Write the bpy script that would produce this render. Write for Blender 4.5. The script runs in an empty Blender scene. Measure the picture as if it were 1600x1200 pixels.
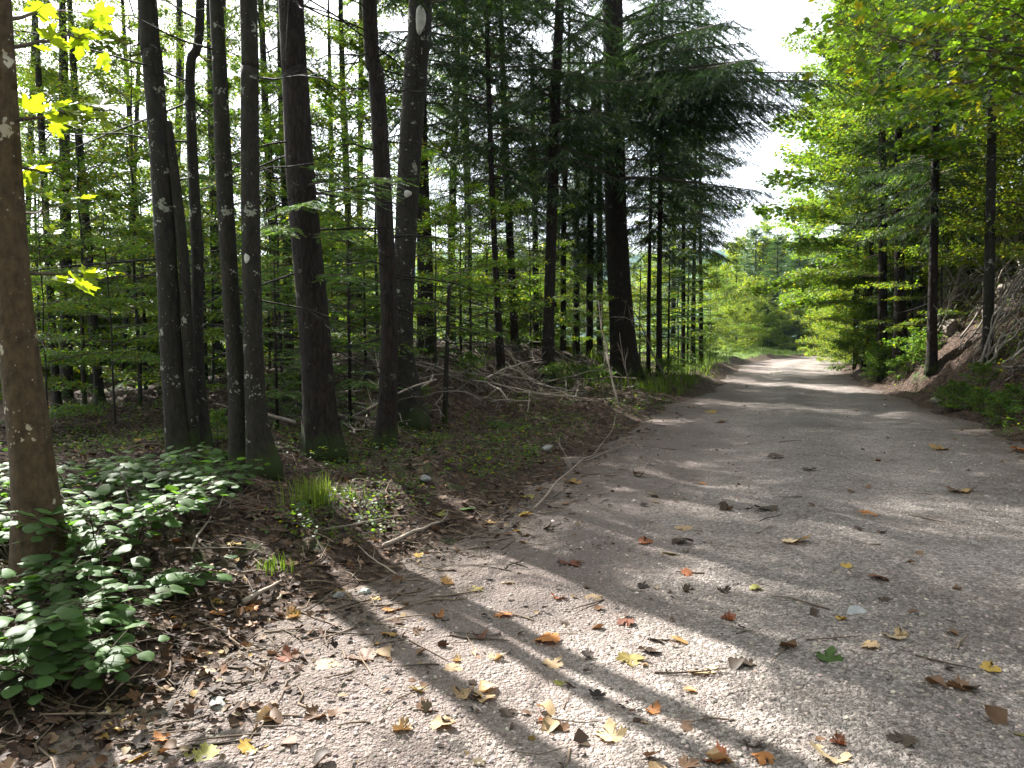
import bpy, math, random
import numpy as np
from mathutils import Vector, Matrix

SEED = 11
random.seed(SEED)
RNG = np.random.default_rng(SEED)
scene = bpy.context.scene
COL = scene.collection

# ------------------------------------------------------------------ camera
CAM_H = 1.5
FPX = 1202.0
PITCH = math.atan(75 / FPX)
cam_data = bpy.data.cameras.new('camera')
cam = bpy.data.objects.new('camera', cam_data)
COL.objects.link(cam)
cam_data.sensor_width = 36.0
cam_data.lens = 36.0 * FPX / 1600
cam_data.clip_end = 6000
cam_data.clip_start = 0.05
cam.location = (0, 0, CAM_H)
cam.rotation_euler = (math.pi / 2 - PITCH, 0, 0)
scene.camera = cam

def ray(px, py):
    xc = (px - 800) / FPX
    yc = -(py - 600) / FPX
    return np.array([xc, math.cos(PITCH) + yc * math.sin(PITCH), -math.sin(PITCH) + yc * math.cos(PITCH)])

# ------------------------------------------------------------------ noise + terrain
_tab = np.random.default_rng(5).random((256, 256))
def vnoise(x, y):
    x = np.asarray(x, float); y = np.asarray(y, float)
    xi = np.floor(x).astype(int); yi = np.floor(y).astype(int)
    fx = x - xi; fy = y - yi
    fx = fx * fx * (3 - 2 * fx); fy = fy * fy * (3 - 2 * fy)
    a = _tab[xi & 255, yi & 255]; b = _tab[(xi + 1) & 255, yi & 255]
    c = _tab[xi & 255, (yi + 1) & 255]; d = _tab[(xi + 1) & 255, (yi + 1) & 255]
    return (a * (1 - fx) + b * fx) * (1 - fy) + (c * (1 - fx) + d * fx) * fy - 0.5
def fbm(x, y, o=4):
    s = 0; a = 1.0
    for i in range(o):
        s = s + a * vnoise(np.asarray(x) * 2 ** i + 17.3 * i, np.asarray(y) * 2 ** i + 5.1 * i); a *= 0.5
    return s
def sstep(a, b, x):
    t = np.clip((np.asarray(x, float) - a) / (b - a), 0, 1)
    return t * t * (3 - 2 * t)

def centre(y):
    y = np.asarray(y, float)
    k = np.maximum(0, y - 34)
    return 0.47 + 0.345 * y + np.where(k < 40, 0.017 * k * k, 27.2 + 1.36 * (k - 40))
def lateral(x, y):
    k = np.clip(np.asarray(y, float) - 34, 0, 40)
    sl = 0.345 + 0.034 * k
    return (x - centre(y)) / np.sqrt(1 + sl * sl)

def taper(y):
    return 1 + 0.30 * sstep(9, 28, y)
def wob(x, y):
    return 0.5 * vnoise(x * 0.55 + 3, y * 0.55) + 0.3 * vnoise(x * 1.7, y * 1.7) + 0.16 * vnoise(x * 4.1, y * 4.1)
def height(x, y, fine=True):
    x = np.asarray(x, float); y = np.asarray(y, float)
    t = lateral(x, y)
    tw = t * taper(y) + wob(x, y)
    # road rises gently far away
    base = 0.010 * np.clip(y - 26, 0, 40) - 0.05 * sstep(10, 24, y)
    road = -0.03 * sstep(0.3, 0.9, np.abs(np.abs(t) - 0.95) * -1 + 1.2) + 0.02 * (1 - np.clip(np.abs(t) / 2.4, 0, 1))
    z = base + road
    # left verge and forest floor
    L = np.maximum(0, -tw - 2.75)
    z = z + 0.22 * sstep(0.0, 1.3, L) + 0.10 * sstep(1.5, 4, L)
    z = z + 1.15 * np.exp(-((x + 1.2) ** 2 + (y - 21) ** 2) / 36.0) * sstep(2.5, 6, L)
    z = z + 0.45 * np.exp(-((x + 0.3) ** 2 + (y - 13.5) ** 2) / 9.0) * sstep(1.5, 4, L)
    st = 9.0 + 6.5 * sstep(9, 17, y)
    D = np.maximum(0, -t - st)
    z = z - 3.6 * (1 - np.exp(-D * 0.11))
    # far left: rises slowly again into hills
    # right bank
    Rr = np.maximum(0, tw - 2.7)
    fade = 1 - 0.75 * sstep(36, 52, y)
    bank = 0.12 * sstep(0, 0.5, Rr) + np.where(Rr > 0.8, 1.1 * (Rr - 0.8), 0) * (1 - sstep(5, 14, Rr) * 0.45)
    bank = np.minimum(bank, 9 + 0.02 * Rr)
    z = z + bank * fade
    off = sstep(2.5, 3.8, np.abs(tw))
    z = z + off * (0.30 * fbm(x * 0.35, y * 0.35, 3) + 0.10 * fbm(x * 1.7 + 9, y * 1.7, 3))
    z = z + sstep(3.5, 7, tw) * (0.8 * fbm(x * 0.5 + 40, y * 0.5, 3) + .35 * fbm(x * 1.6 + 4, y * 1.6, 3))
    if fine:
        z = z + off * 0.085 * fbm(x * 5.0, y * 5.0, 3) + (1 - off) * (0.014 * fbm(x * 1.9, y * 1.9, 2) + 0.008 * fbm(x * 7, y * 7, 2))
    return z
def hz(x, y):
    return float(height(np.array([x]), np.array([y]))[0])

def ground_hit(px, py, dmax=80):
    r = ray(px, py)
    ds = np.concatenate([np.arange(1.5, 12, 0.01), np.arange(12, dmax, 0.03)])
    s = ds / r[1]
    X = r[0] * s; Z = CAM_H + r[2] * s
    H = height(X, ds)
    w = np.nonzero(Z <= H)[0]
    i = w[0] if len(w) else len(ds) - 1
    return np.array([X[i], ds[i], H[i]])
def at_depth(px, py, d):
    r = ray(px, py); s = d / r[1]
    return np.array([r[0] * s, d, CAM_H + r[2] * s])

# ------------------------------------------------------------------ mesh builder
class MB:
    def __init__(self):
        self.V = []; self.F = []; self.C = []; self.n = 0
    def add(self, V, F, mat=0, col=(1, 1, 1)):
        V = np.asarray(V, np.float32).reshape(-1, 3)
        F = np.asarray(F, np.int64)
        self.V.append(V)
        c = np.asarray(col, np.float32)
        if c.ndim == 1:
            c = np.broadcast_to(c, (len(V), 3))
        self.C.append(c)
        self.F.append((F + self.n, mat))
        self.n += len(V)
    def build(self, name, mats, parent=None, smooth=True):
        me = bpy.data.meshes.new(name)
        V = np.concatenate(self.V); C = np.concatenate(self.C)
        me.vertices.add(len(V)); me.vertices.foreach_set('co', V.ravel())
        li = np.concatenate([f.ravel() for f, m in self.F])
        tot = np.concatenate([np.full(len(f), f.shape[1], np.int64) for f, m in self.F])
        mi = np.concatenate([np.full(len(f), m, np.int32) for f, m in self.F])
        me.loops.add(len(li)); me.loops.foreach_set('vertex_index', li.astype(np.int32))
        me.polygons.add(len(tot))
        st = np.concatenate([[0], np.cumsum(tot)[:-1]])
        me.polygons.foreach_set('loop_start', st.astype(np.int32))
        me.polygons.foreach_set('loop_total', tot.astype(np.int32))
        me.polygons.foreach_set('material_index', mi)
        me.polygons.foreach_set('use_smooth', np.full(len(tot), smooth))
        a = me.attributes.new('col', 'FLOAT_COLOR', 'POINT')
        a.data.foreach_set('color', np.concatenate([C, np.ones((len(C), 1), np.float32)], 1).ravel().astype(np.float32))
        for m in (mats if isinstance(mats, (list, tuple)) else [mats]):
            me.materials.append(m)
        me.update(calc_edges=True); me.validate()
        o = bpy.data.objects.new(name, me)
        COL.objects.link(o)
        if parent is not None:
            o.parent = parent
        return o

def norm(v):
    v = np.asarray(v, float)
    return v / np.maximum(1e-9, np.linalg.norm(v, axis=-1, keepdims=True))
def frames(f, u):
    f = norm(f)
    x = norm(np.cross(f, u)); z = np.cross(x, f)
    return np.stack([x, f, z], axis=-1)
def inst(mb, tmpl, R, S, P, mat=0, col=(1, 1, 1)):
    """place a template (verts, faces by size) at n frames"""
    tv, tfs = tmpl
    n = len(P)
    if n == 0: return
    S = np.asarray(S, float)
    if S.ndim == 1: S = S[:, None] * np.ones(3)
    loc = tv[None] * S[:, None, :]
    V = np.einsum('nij,nkj->nki', R, loc) + np.asarray(P)[:, None, :]
    k = len(tv)
    c = np.asarray(col, np.float32)
    if c.ndim == 2: c = np.repeat(c, k, axis=0)
    first = True
    for tf in tfs:
        F = (np.asarray(tf)[None] + (np.arange(n) * k)[:, None, None]).reshape(-1, np.asarray(tf).shape[1])
        if first:
            base = mb.n
            mb.add(V.reshape(-1, 3), F, mat, c); first = False
        else:
            mb.F.append((F + base, mat))

def catmull(P, per=4):
    P = np.asarray(P, float)
    if len(P) < 3: 
        t = np.linspace(0, 1, per + 1)[:, None]
        return P[0] * (1 - t) + P[-1] * t
    Q = np.concatenate([[2 * P[0] - P[1]], P, [2 * P[-1] - P[-2]]])
    out = []
    for i in range(1, len(Q) - 2):
        for t in np.linspace(0, 1, per, endpoint=False):
            a, b, c, d = Q[i - 1], Q[i], Q[i + 1], Q[i + 2]
            out.append(0.5 * ((2 * b) + (-a + c) * t + (2 * a - 5 * b + 4 * c - d) * t * t + (-a + 3 * b - 3 * c + d) * t ** 3))
    out.append(Q[-2])
    return np.array(out)
def tube(mb, P, r, sides=6, mat=0, col=(1, 1, 1), wob=0.0, cap=True, rng=None, flare=None):
    P = np.asarray(P, float); m = len(P)
    r = np.broadcast_to(np.asarray(r, float), (m,))
    T = np.gradient(P, axis=0); T = norm(T)
    ref = np.array([0.0, 0, 1.0]) if abs(T[0][2]) < 0.8 else np.array([1.0, 0, 0])
    X = norm(np.cross(T, ref)); Y = np.cross(T, X)
    a = np.linspace(0, 2 * math.pi, sides, endpoint=False)
    rr = r[:, None] * np.ones(sides)
    if wob:
        g = rng or RNG
        ph = g.random(3) * 6
        zz = np.arange(m)[:, None] * 0.35
        rr = rr * (1 + wob * (np.sin(2 * a[None] + ph[0] + zz * 0.5) * 0.5 + np.sin(3 * a[None] + ph[1] - zz * 0.8) * 0.35 + g.normal(0, 0.35, (m, sides))))
    if flare is not None:
        rr = rr + flare(a, m)
    V = P[:, None, :] + rr[..., None] * (np.cos(a)[None, :, None] * X[:, None, :] + np.sin(a)[None, :, None] * Y[:, None, :])
    i = np.arange(m - 1)[:, None] * sides; j = np.arange(sides)[None]
    jn = (j + 1) % sides
    F = np.stack([i + j, i + jn, i + sides + jn, i + sides + j], -1).reshape(-1, 4)
    b = mb.n
    mb.add(V.reshape(-1, 3), F, mat, col)
    if cap:
        mb.F.append((np.array([[b + (m - 1) * sides + q for q in range(sides)]]), mat))
        mb.F.append((np.array([[b + q for q in range(sides)][::-1]]), mat))

# ------------------------------------------------------------------ naming helpers
def tag(o, label, cat, group=None, kind=None):
    if label: o['label'] = label
    if cat: o['category'] = cat
    if group: o['group'] = group
    if kind: o['kind'] = kind
    return o
def thing(name, label, cat, loc=(0, 0, 0), rz=0.0, group=None):
    o = bpy.data.objects.new(name, None); COL.objects.link(o)
    o.empty_display_size = 0.2
    o.location = loc; o.rotation_euler = (0, 0, rz)
    return tag(o, label, cat, group)
def put_copy(src, parent, loc=(0, 0, 0), rot=(0, 0, 0), scale=1.0):
    """a copy of one part (shared mesh) under another thing"""
    c = src.copy(); COL.objects.link(c); c.parent = parent
    c.location = loc; c.rotation_euler = rot
    c.scale = (scale,) * 3 if np.isscalar(scale) else scale
    return c
def dup(root, label, loc, rz=0.0, scale=1.0, group=None, tilt=(0, 0)):
    r = root.copy(); COL.objects.link(r)
    r.location = loc; r.rotation_euler = (tilt[0], tilt[1], rz)
    r.scale = (scale,) * 3 if np.isscalar(scale) else scale
    r['label'] = label
    if group: r['group'] = group
    for ch in PARTS.get(root.name, []):
        c = ch.copy(); COL.objects.link(c); c.parent = r
    return r
PARTS = {}

# ------------------------------------------------------------------ materials
def nodes(name):
    m = bpy.data.materials.new(name); m.use_nodes = True
    nt = m.node_tree; nt.nodes.clear()
    return m, nt
class N:
    def __init__(self, nt): self.nt = nt
    def __call__(self, typ, **kw):
        n = self.nt.nodes.new(typ)
        ins = kw.pop('i', {})
        for k, v in kw.items(): setattr(n, k, v)
        for k, v in ins.items():
            if isinstance(v, bpy.types.NodeSocket): self.nt.links.new(v, n.inputs[k])
            else: n.inputs[k].default_value = v
        return n
    def noise(self, vec, scale, detail=4, rough=0.55):
        return self('ShaderNodeTexNoise', i={'Vector': vec, 'Scale': scale, 'Detail': detail, 'Roughness': rough}).outputs['Fac']
    def ramp(self, fac, stops):
        n = self('ShaderNodeValToRGB', i={'Fac': fac})
        cr = n.color_ramp
        while len(cr.elements) < len(stops): cr.elements.new(0.5)
        for e, (p, c) in zip(cr.elements, stops):
            e.position = p; e.color = (*c, 1) if len(c) == 3 else c
        return n.outputs['Color']
    def mix(self, fac, a, b, mode='MIX'):
        n = self('ShaderNodeMix', data_type='RGBA', blend_type=mode)
        for s, v in (('Factor', fac), ('A', a), ('B', b)):
            sock = [q for q in n.inputs if q.name == s and (q.type == ('VALUE' if s == 'Factor' else 'RGBA'))][0]
            if isinstance(v, bpy.types.NodeSocket): self.nt.links.new(v, sock)
            elif s == 'Factor': sock.default_value = v
            else: sock.default_value = (*v, 1) if len(v) == 3 else v
        return [q for q in n.outputs if q.type == 'RGBA'][0]
    def math(self, op, a, b=0.0, c=0.0, clamp=False):
        n = self('ShaderNodeMath', operation=op, use_clamp=clamp)
        for k, v in enumerate((a, b, c)):
            if isinstance(v, bpy.types.NodeSocket): self.nt.links.new(v, n.inputs[k])
            else: n.inputs[k].default_value = v
        return n.outputs[0]
    def maprange(self, v, a, b, c=0.0, d=1.0):
        return self('ShaderNodeMapRange', i={'Value': v, 'From Min': a, 'From Max': b, 'To Min': c, 'To Max': d}).outputs[0]
    def bump(self, h, strength, dist, normal=None):
        n = self('ShaderNodeBump', i={'Height': h, 'Strength': strength, 'Distance': dist})
        if normal is not None: self.nt.links.new(normal, n.inputs['Normal'])
        return n.outputs[0]
    def out(self, sh):
        o = self('ShaderNodeOutputMaterial'); self.nt.links.new(sh, o.inputs['Surface'])

def leaf_material(name, trans=0.5, rough=0.45, tmul=(1.5, 1.7, 0.7), spec=0.35, use_obj=False):
    m, nt = nodes(name); n = N(nt)
    if use_obj:
        base = n('ShaderNodeObjectInfo').outputs['Color']
        co = n('ShaderNodeTexCoord').outputs['Object']
        f = n.noise(co, 22, 4)
        base = n.mix(n.maprange(f, 0.5, 0.72), base, n.mix(1.0, base, (0.42, 0.33, 0.28), 'MULTIPLY'))
        f2 = n.noise(co, 60, 3)
        base = n.mix(n.maprange(f2, 0.35, 0.7), base, n.mix(1.0, base, (1.25, 1.15, 0.95), 'MULTIPLY'))
    else:
        base = n('ShaderNodeAttribute', attribute_name='col').outputs['Color']
    tr = n.mix(1.0, base, tmul, 'MULTIPLY')
    p = n('ShaderNodeBsdfPrincipled', i={'Base Color': base, 'Roughness': rough, 'Specular IOR Level': spec})
    t = n('ShaderNodeBsdfTranslucent', i={'Color': tr})
    mx = n('ShaderNodeMixShader', i={0: trans, 1: p.outputs[0], 2: t.outputs[0]})
    n.out(mx.outputs[0])
    return m

def bark_material(name, dark, light, zs=3.0, lichen=None, lichen_amt=0.64, moss=0.5, bump=0.02, scale=14, crk=0.6):
    m, nt = nodes(name); n = N(nt)
    co = n('ShaderNodeTexCoord').outputs['Object']
    st = n('ShaderNodeMapping', i={'Vector': co, 'Scale': (scale, scale, zs)}).outputs[0]
    f = n.noise(st, 2.0, 6, 0.65)
    vo = n('ShaderNodeTexVoronoi', feature='DISTANCE_TO_EDGE', i={'Vector': st, 'Scale': 1.6})
    base = n.ramp(f, [(0.25, dark), (0.75, light)])
    crack = n.maprange(vo.outputs['Distance'], 0.0, 0.12)
    base = n.mix(n.math('MULTIPLY', n.math('SUBTRACT', 1.0, crack), crk), base, tuple(c * 0.35 for c in dark))
    if lichen:
        lf = n.noise(co, 7.0, 3, 0.5); lf2 = n.noise(co, 38.0, 2, 0.5)
        k = n.maprange(n.math('ADD', lf, n.math('MULTIPLY', n.math('SUBTRACT', lf2, 0.5), 0.5)), lichen_amt, lichen_amt + 0.03)
        base = n.mix(k, base, lichen)
        v2 = n('ShaderNodeTexVoronoi', i={'Vector': co, 'Scale': 26.0, 'Randomness': 1.0})
        k2 = n.maprange(v2.outputs['Distance'], 0.14, 0.08)
        base = n.mix(n.math('MULTIPLY', k2, n.maprange(n.noise(co, 3.1, 2), 0.5, 0.55)), base, lichen)
    if moss:
        z = n('ShaderNodeSeparateXYZ', i={'Vector': co}).outputs['Z']
        mf = n.math('ADD', n.noise(co, 5.0, 4), n.maprange(z, 0.0, 0.7, 0.28 * moss * 2, -0.25))
        base = n.mix(n.maprange(mf, 0.56, 0.68), base, (0.025, 0.036, 0.010))
    h = n.math('ADD', f, n.math('MULTIPLY', crack, 0.5 * crk))
    p = n('ShaderNodeBsdfPrincipled', i={'Base Color': base, 'Roughness': 0.85, 'Specular IOR Level': 0.2, 'Normal': n.bump(h, 0.9, bump)})
    n.out(p.outputs[0])
    return m

def attr_material(name, rough=0.9, spec=0.2, noise_scale=0, bump=0.0):
    m, nt = nodes(name); n = N(nt)
    base = n('ShaderNodeAttribute', attribute_name='col').outputs['Color']
    ins = {'Roughness': rough, 'Specular IOR Level': spec}
    if noise_scale:
        co = n('ShaderNodeTexCoord').outputs['Object']
        f = n.noise(co, noise_scale, 5)
        base = n.mix(n.maprange(f, 0.3, 0.7), n.mix(1.0, base, (0.55, 0.55, 0.55), 'MULTIPLY'), base)
        if bump: ins['Normal'] = n.bump(f, 0.7, bump)
    ins['Base Color'] = base
    p = n('ShaderNodeBsdfPrincipled', i=ins); n.out(p.outputs[0])
    return m

M = {}
M['bark_spruce'] = bark_material('bark_spruce', (0.009, 0.0065, 0.005), (0.036, 0.026, 0.020), moss=0.5, lichen=(0.08, 0.085, 0.06), lichen_amt=0.70)
M['bark_pale'] = bark_material('bark_pale', (0.009, 0.008, 0.006), (0.034, 0.029, 0.021), zs=4, lichen=(0.20, 0.21, 0.165), lichen_amt=0.66, moss=0.5, bump=0.010, scale=11, crk=0.3)
M['bark_smooth'] = bark_material('bark_smooth', (0.022, 0.015, 0.008), (0.115, 0.08, 0.045), zs=7, lichen=(0.36, 0.33, 0.25), lichen_amt=0.67, moss=0.0, bump=0.012, scale=12, crk=0.0)
M['bark_twig'] = bark_material('bark_twig', (0.05, 0.038, 0.028), (0.13, 0.10, 0.075), moss=0, bump=0.004, scale=30)
M['needle'] = leaf_material('needle_leaf', trans=0.42, rough=0.5, tmul=(1.9, 2.1, 0.8), spec=0.3)
M['leaf'] = leaf_material('green_leaf', trans=0.58, rough=0.45, tmul=(2.7, 2.5, 0.55), spec=0.3)
M['shrub_leaf'] = leaf_material('shrub_leaf', trans=0.45, rough=0.55, spec=0.22, tmul=(1.8, 2.0, 0.6))
M['fallen'] = leaf_material('fallen_leaf', trans=0.22, rough=0.6, tmul=(1.2, 0.95, 0.6), spec=0.25, use_obj=True)
M['litter'] = leaf_material('litter_leaf', trans=0.12, rough=0.7, tmul=(1.2, 0.95, 0.7), spec=0.2)
M['grass'] = leaf_material('grass_blade', trans=0.5, rough=0.7, tmul=(1.6, 1.6, 0.5), spec=0.08)
M['deadwood'] = attr_material('dead_wood', 0.8, 0.2, 18, 0.004)
M['stone'] = attr_material('stone', 0.8, 0.3, 9, 0.006)
M['pebble'] = attr_material('pebble', 0.75, 0.3)
# ------------------------------------------------------------------ leaf templates (base at origin, along +Y, normal +Z)
def T_rhomb():
    v = np.array([[0, 0, 0], [-.27, .45, .07], [0, 1, -.10], [.27, .45, .07], [0, .5, 0]], float)
    return v, [np.array([[0, 4, 1], [1, 4, 2], [0, 3, 4], [4, 3, 2]])]
def T_oval():
    v = np.array([[0, 0, 0], [0, .33, .0], [0, .68, -.01], [0, 1, -.12],
                  [-.22, .15, .05], [-.34, .45, .08], [-.2, .78, .0], [.22, .15, .05], [.34, .45, .08], [.2, .78, .0]], float)
    f3 = np.array([[0, 1, 4], [0, 7, 1], [2, 3, 6], [2, 9, 3]])
    f4 = np.array([[1, 5, 4, 4], [0, 0, 0, 0]])
    t = [[0, 1, 4], [1, 5, 4], [1, 2, 5], [2, 6, 5], [2, 3, 6], [0, 7, 1], [1, 7, 8], [1, 8, 2], [2, 8, 9], [2, 9, 3]]
    return v, [np.array(t)]
def T_round():   # broad toothed leaf with a folded midrib
    n = 9
    ys = np.linspace(0, 1, n)
    w = 0.47 * np.sin(np.pi * np.clip(ys, 0, 1) ** 0.72) ** 0.8
    w[0] = 0.0; w[1] = 0.34; w[-1] = 0
    V = []; 
    for i, y in enumerate(ys):
        dz = -0.16 * (y - 0.35) ** 2
        teeth = 0.02 if i % 2 else -0.012
        ww = max(0, w[i] + (teeth if 0 < i < n - 1 else 0))
        by = -0.09 if i == 1 else 0
        V += [[0, y, dz], [-ww * .55, y + by * .6 + .02, dz + .05 * w[i] * 2], [-ww, y + by, dz + .02 - .12 * w[i]], [ww * .55, y + by * .6 + .02, dz + .05 * w[i] * 2], [ww, y + by, dz + .02 - .12 * w[i]]]
    F = []
    for i in range(n - 1):
        a = i * 5; b = a + 5
        F += [[a, b, b + 1, a + 1], [a + 1, b + 1, b + 2, a + 2], [a, a + 3, b + 3, b], [a + 3, a + 4, b + 4, b + 3]]
    return np.array(V, float), [np.array(F)]
def maple_outline():
    # right half (x>=0) of a five lobed leaf, y from stalk up
    half = [(0.0, 0.0), (.13, -.05), (.30, -.06), (.27, .06), (.45, .10), (.42, .20), (.52, .30), (.40, .33), (.50, .47), (.62, .62), (.46, .58), (.40, .66), (.30, .52), (.19, .50),
            (.20, .68), (.28, .74), (.16, .80), (.11, .92), (0.0, 1.03)]
    return half
def T_maple(simple=False, curl=0.0, fold=0.0, seed=0, thick=False):
    half = maple_outline()
    if simple:
        half = [half[i] for i in (0, 2, 4, 6, 7, 9, 11, 13, 15, 16, 18)]
    g = np.random.default_rng(seed)
    R = [(x * (1 + g.normal(0, .06 if seed else 0)), y + g.normal(0, .02 if seed else 0)) for x, y in half]
    L = [(-x * (1 + g.normal(0, .06 if seed else 0)), y + g.normal(0, .02 if seed else 0)) for x, y in half[1:-1]][::-1]
    pts = np.array(R + L, float)
    c = np.array([0.0, 0.30])
    rings = [np.array([c])]
    m = len(pts)
    ks = (1.0,) if simple else (0.45, 0.75, 1.0)
    V = [c]; F = []
    for q, k in enumerate(ks):
        for p in pts: V.append(c + (p - c) * k)
    V = np.array(V)
    for i in range(m):
        j = (i + 1) % m
        F.append([0, 1 + i, 1 + j])
    F4 = []
    for q in range(len(ks) - 1):
        a = 1 + q * m; b = a + m
        for i in range(m):
            j = (i + 1) % m
            F4.append([a + i, b + i, b + j, a + j])
    x, y = V[:, 0], V[:, 1] - .3
    r2 = x * x + y * y
    ph = g.random(4) * 6.28
    z = curl * r2 * (1 + 0.9 * np.sin(2 * np.arctan2(y, x) + ph[0])) + fold * np.abs(x) + (0.12 * curl + .03) * np.sin(5 * np.arctan2(y, x) + ph[1]) * np.sqrt(r2)
    z = z + 0.05 * np.sin(9 * x + ph[2]) * (1 if seed else 0.3) * np.sqrt(r2)
    sq = 1 - 0.25 * min(1, abs(curl)) * r2
    V3 = np.stack([V[:, 0] * sq, V[:, 1] * sq, z], 1)
    fs = [np.array(F)]
    if F4: fs.append(np.array(F4))
    return V3, fs
def T_twig(seed=0, n=7, wid=.17):
    """spruce twig: short flat needles either side of a thin stem, unit length"""
    g = np.random.default_rng(seed)
    V = [[-.014, 0, 0], [.014, 0, 0], [0, 1, 0]]; F = [[0, 1, 2]]
    for i in range(n):
        y = (i + .3) / n
        for s in (-1, 1):
            l = wid * (1.05 - .45 * y) * g.uniform(.8, 1.15); zz = g.uniform(-.03, .09)
            b = len(V)
            V += [[0, y - .05, 0], [0, y + .055, 0], [s * l, y + .13 + g.uniform(0, .08), zz]]
            F.append([b, b + 1, b + 2])
        if i % 2 == 0:
            b = len(V)
            V += [[-.04, y, 0], [.04, y, 0], [g.uniform(-.04, .04), y + .15, .14]]
            F.append([b, b + 1, b + 2])
    b = len(V); V += [[-.05, .9, 0], [.05, .9, 0], [0, 1.15, .02]]; F.append([b, b + 1, b + 2])
    return np.array(V, float), [np.array(F)]
def T_stone(seed):
    g = np.random.default_rng(seed)
    p = (1 + 5 ** .5) / 2
    v = np.array([[-1, p, 0], [1, p, 0], [-1, -p, 0], [1, -p, 0], [0, -1, p], [0, 1, p], [0, -1, -p], [0, 1, -p], [p, 0, -1], [p, 0, 1], [-p, 0, -1], [-p, 0, 1]], float) / 1.9
    f = np.array([[0, 11, 5], [0, 5, 1], [0, 1, 7], [0, 7, 10], [0, 10, 11], [1, 5, 9], [5, 11, 4], [11, 10, 2], [10, 7, 6], [7, 1, 8], [3, 9, 4], [3, 4, 2], [3, 2, 6], [3, 6, 8], [3, 8, 9], [4, 9, 5], [2, 4, 11], [6, 2, 10], [8, 6, 7], [9, 8, 1]])
    v = v * (1 + g.normal(0, .13, (12, 1))) * np.array([1, g.uniform(.65, .95), g.uniform(.45, .7)])
    return v, [f]
RH, OV, RO = T_rhomb(), T_oval(), T_round()
MAP_S, MAP_F = T_maple(True, .12, .12), T_maple(False, .18, .15)
TWG, TWC, TWL = T_twig(1, 9, .15), T_twig(2, 6, .24), T_twig(3, 5, .2)

def leafcols(n, rng, base=(0.055, 0.10, 0.02), yellow=0.25, var=0.28):
    b = np.array(base)[None] * np.exp(rng.normal(0, var, (n, 1)))
    k = (rng.random((n, 1)) < yellow) * rng.random((n, 1))
    return b * (1 - k) + np.array([[0.16, 0.15, 0.02]]) * k * np.exp(rng.normal(0, .2, (n, 1)))

# ------------------------------------------------------------------ spruce crown
def spruce_branch(mb, acc, base, az, L, elev, droop, rng, coarse=False, hang=0.5, tipup=0.35, bare=0.12, tsize=0.15, width=0.34, mat_bark=1, density=1.0, minl=.06):
    f = np.array([math.cos(az), math.sin(az), 0]); sd = np.array([-f[1], f[0], 0])
    s = np.linspace(0, 1, 9)
    bend = rng.normal(0, .12)
    P = base + f * (L * s * math.cos(elev))[:, None] + sd * (bend * L * s * s)[:, None]
    P[:, 2] += L * (math.sin(elev) * s - droop * s ** 2 + tipup * droop * s ** 3.5)
    tube(mb, P, np.linspace(max(.008, .011 * L), .003, 9), 5 if not coarse else 3, mat_bark, (1, 1, 1), cap=False)
    step = (0.085 if not coarse else 0.13) / density
    n = max(4, int(L * (1 - bare) / step))
    for k in range(n):
        for sgn in (-1, 1):
            u = bare + (1 - bare) * (k + rng.random()) / n
            p = np.array([np.interp(u, s, P[:, q]) for q in range(3)])
            l = L * width * (1.02 - u) ** 0.75 * min(1, .3 + (u - bare) * 4) * rng.uniform(.55, 1.2) + minl * rng.uniform(.5, 1)
            fl = norm(P[min(8, int(u * 8) + 1)] - P[int(u * 8)] if u < 1 else f)
            d = norm(fl * .75 + sd * sgn * .75 + np.array([0, 0, -hang * rng.uniform(.2, 1.1)]))
            ts = tsize * (1 if not coarse else 2.0)
            m = max(1, int(round(l / (ts * .55))))
            for j in range(m):
                q = (j + .3 * rng.random()) / m
                pp = p + d * l * q + np.array([0, 0, -hang * .35 * l * q * q])
                w = norm(np.cross(d, [0, 0, 1.]))
                dd = norm(d + w * rng.normal(0, .55) + np.array([0, 0, -hang * rng.uniform(0, .8)]))
                acc.append((pp, dd, ts * rng.uniform(.75, 1.25)))
def flush_twigs(mb, acc, rng, tmpl, base=(0.022, 0.040, 0.018), tipcol=(0.05, 0.085, 0.022), var=.3, tips=.12):
    P = np.array([a[0] for a in acc]); D = np.array([a[1] for a in acc]); S = np.array([a[2] for a in acc])
    n = len(P)
    up = norm(np.array([[0, 0, 1.]]) + rng.normal(0, .35, (n, 3)))
    R = frames(D, up)
    c = np.array(base)[None] * np.exp(rng.normal(0, var, (n, 1)))
    k = rng.random((n, 1)) < tips
    c = np.where(k, np.array(tipcol)[None] * np.exp(rng.normal(0, .25, (n, 1))), c)
    inst(mb, tmpl, R, S, P, 0, c)
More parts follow.
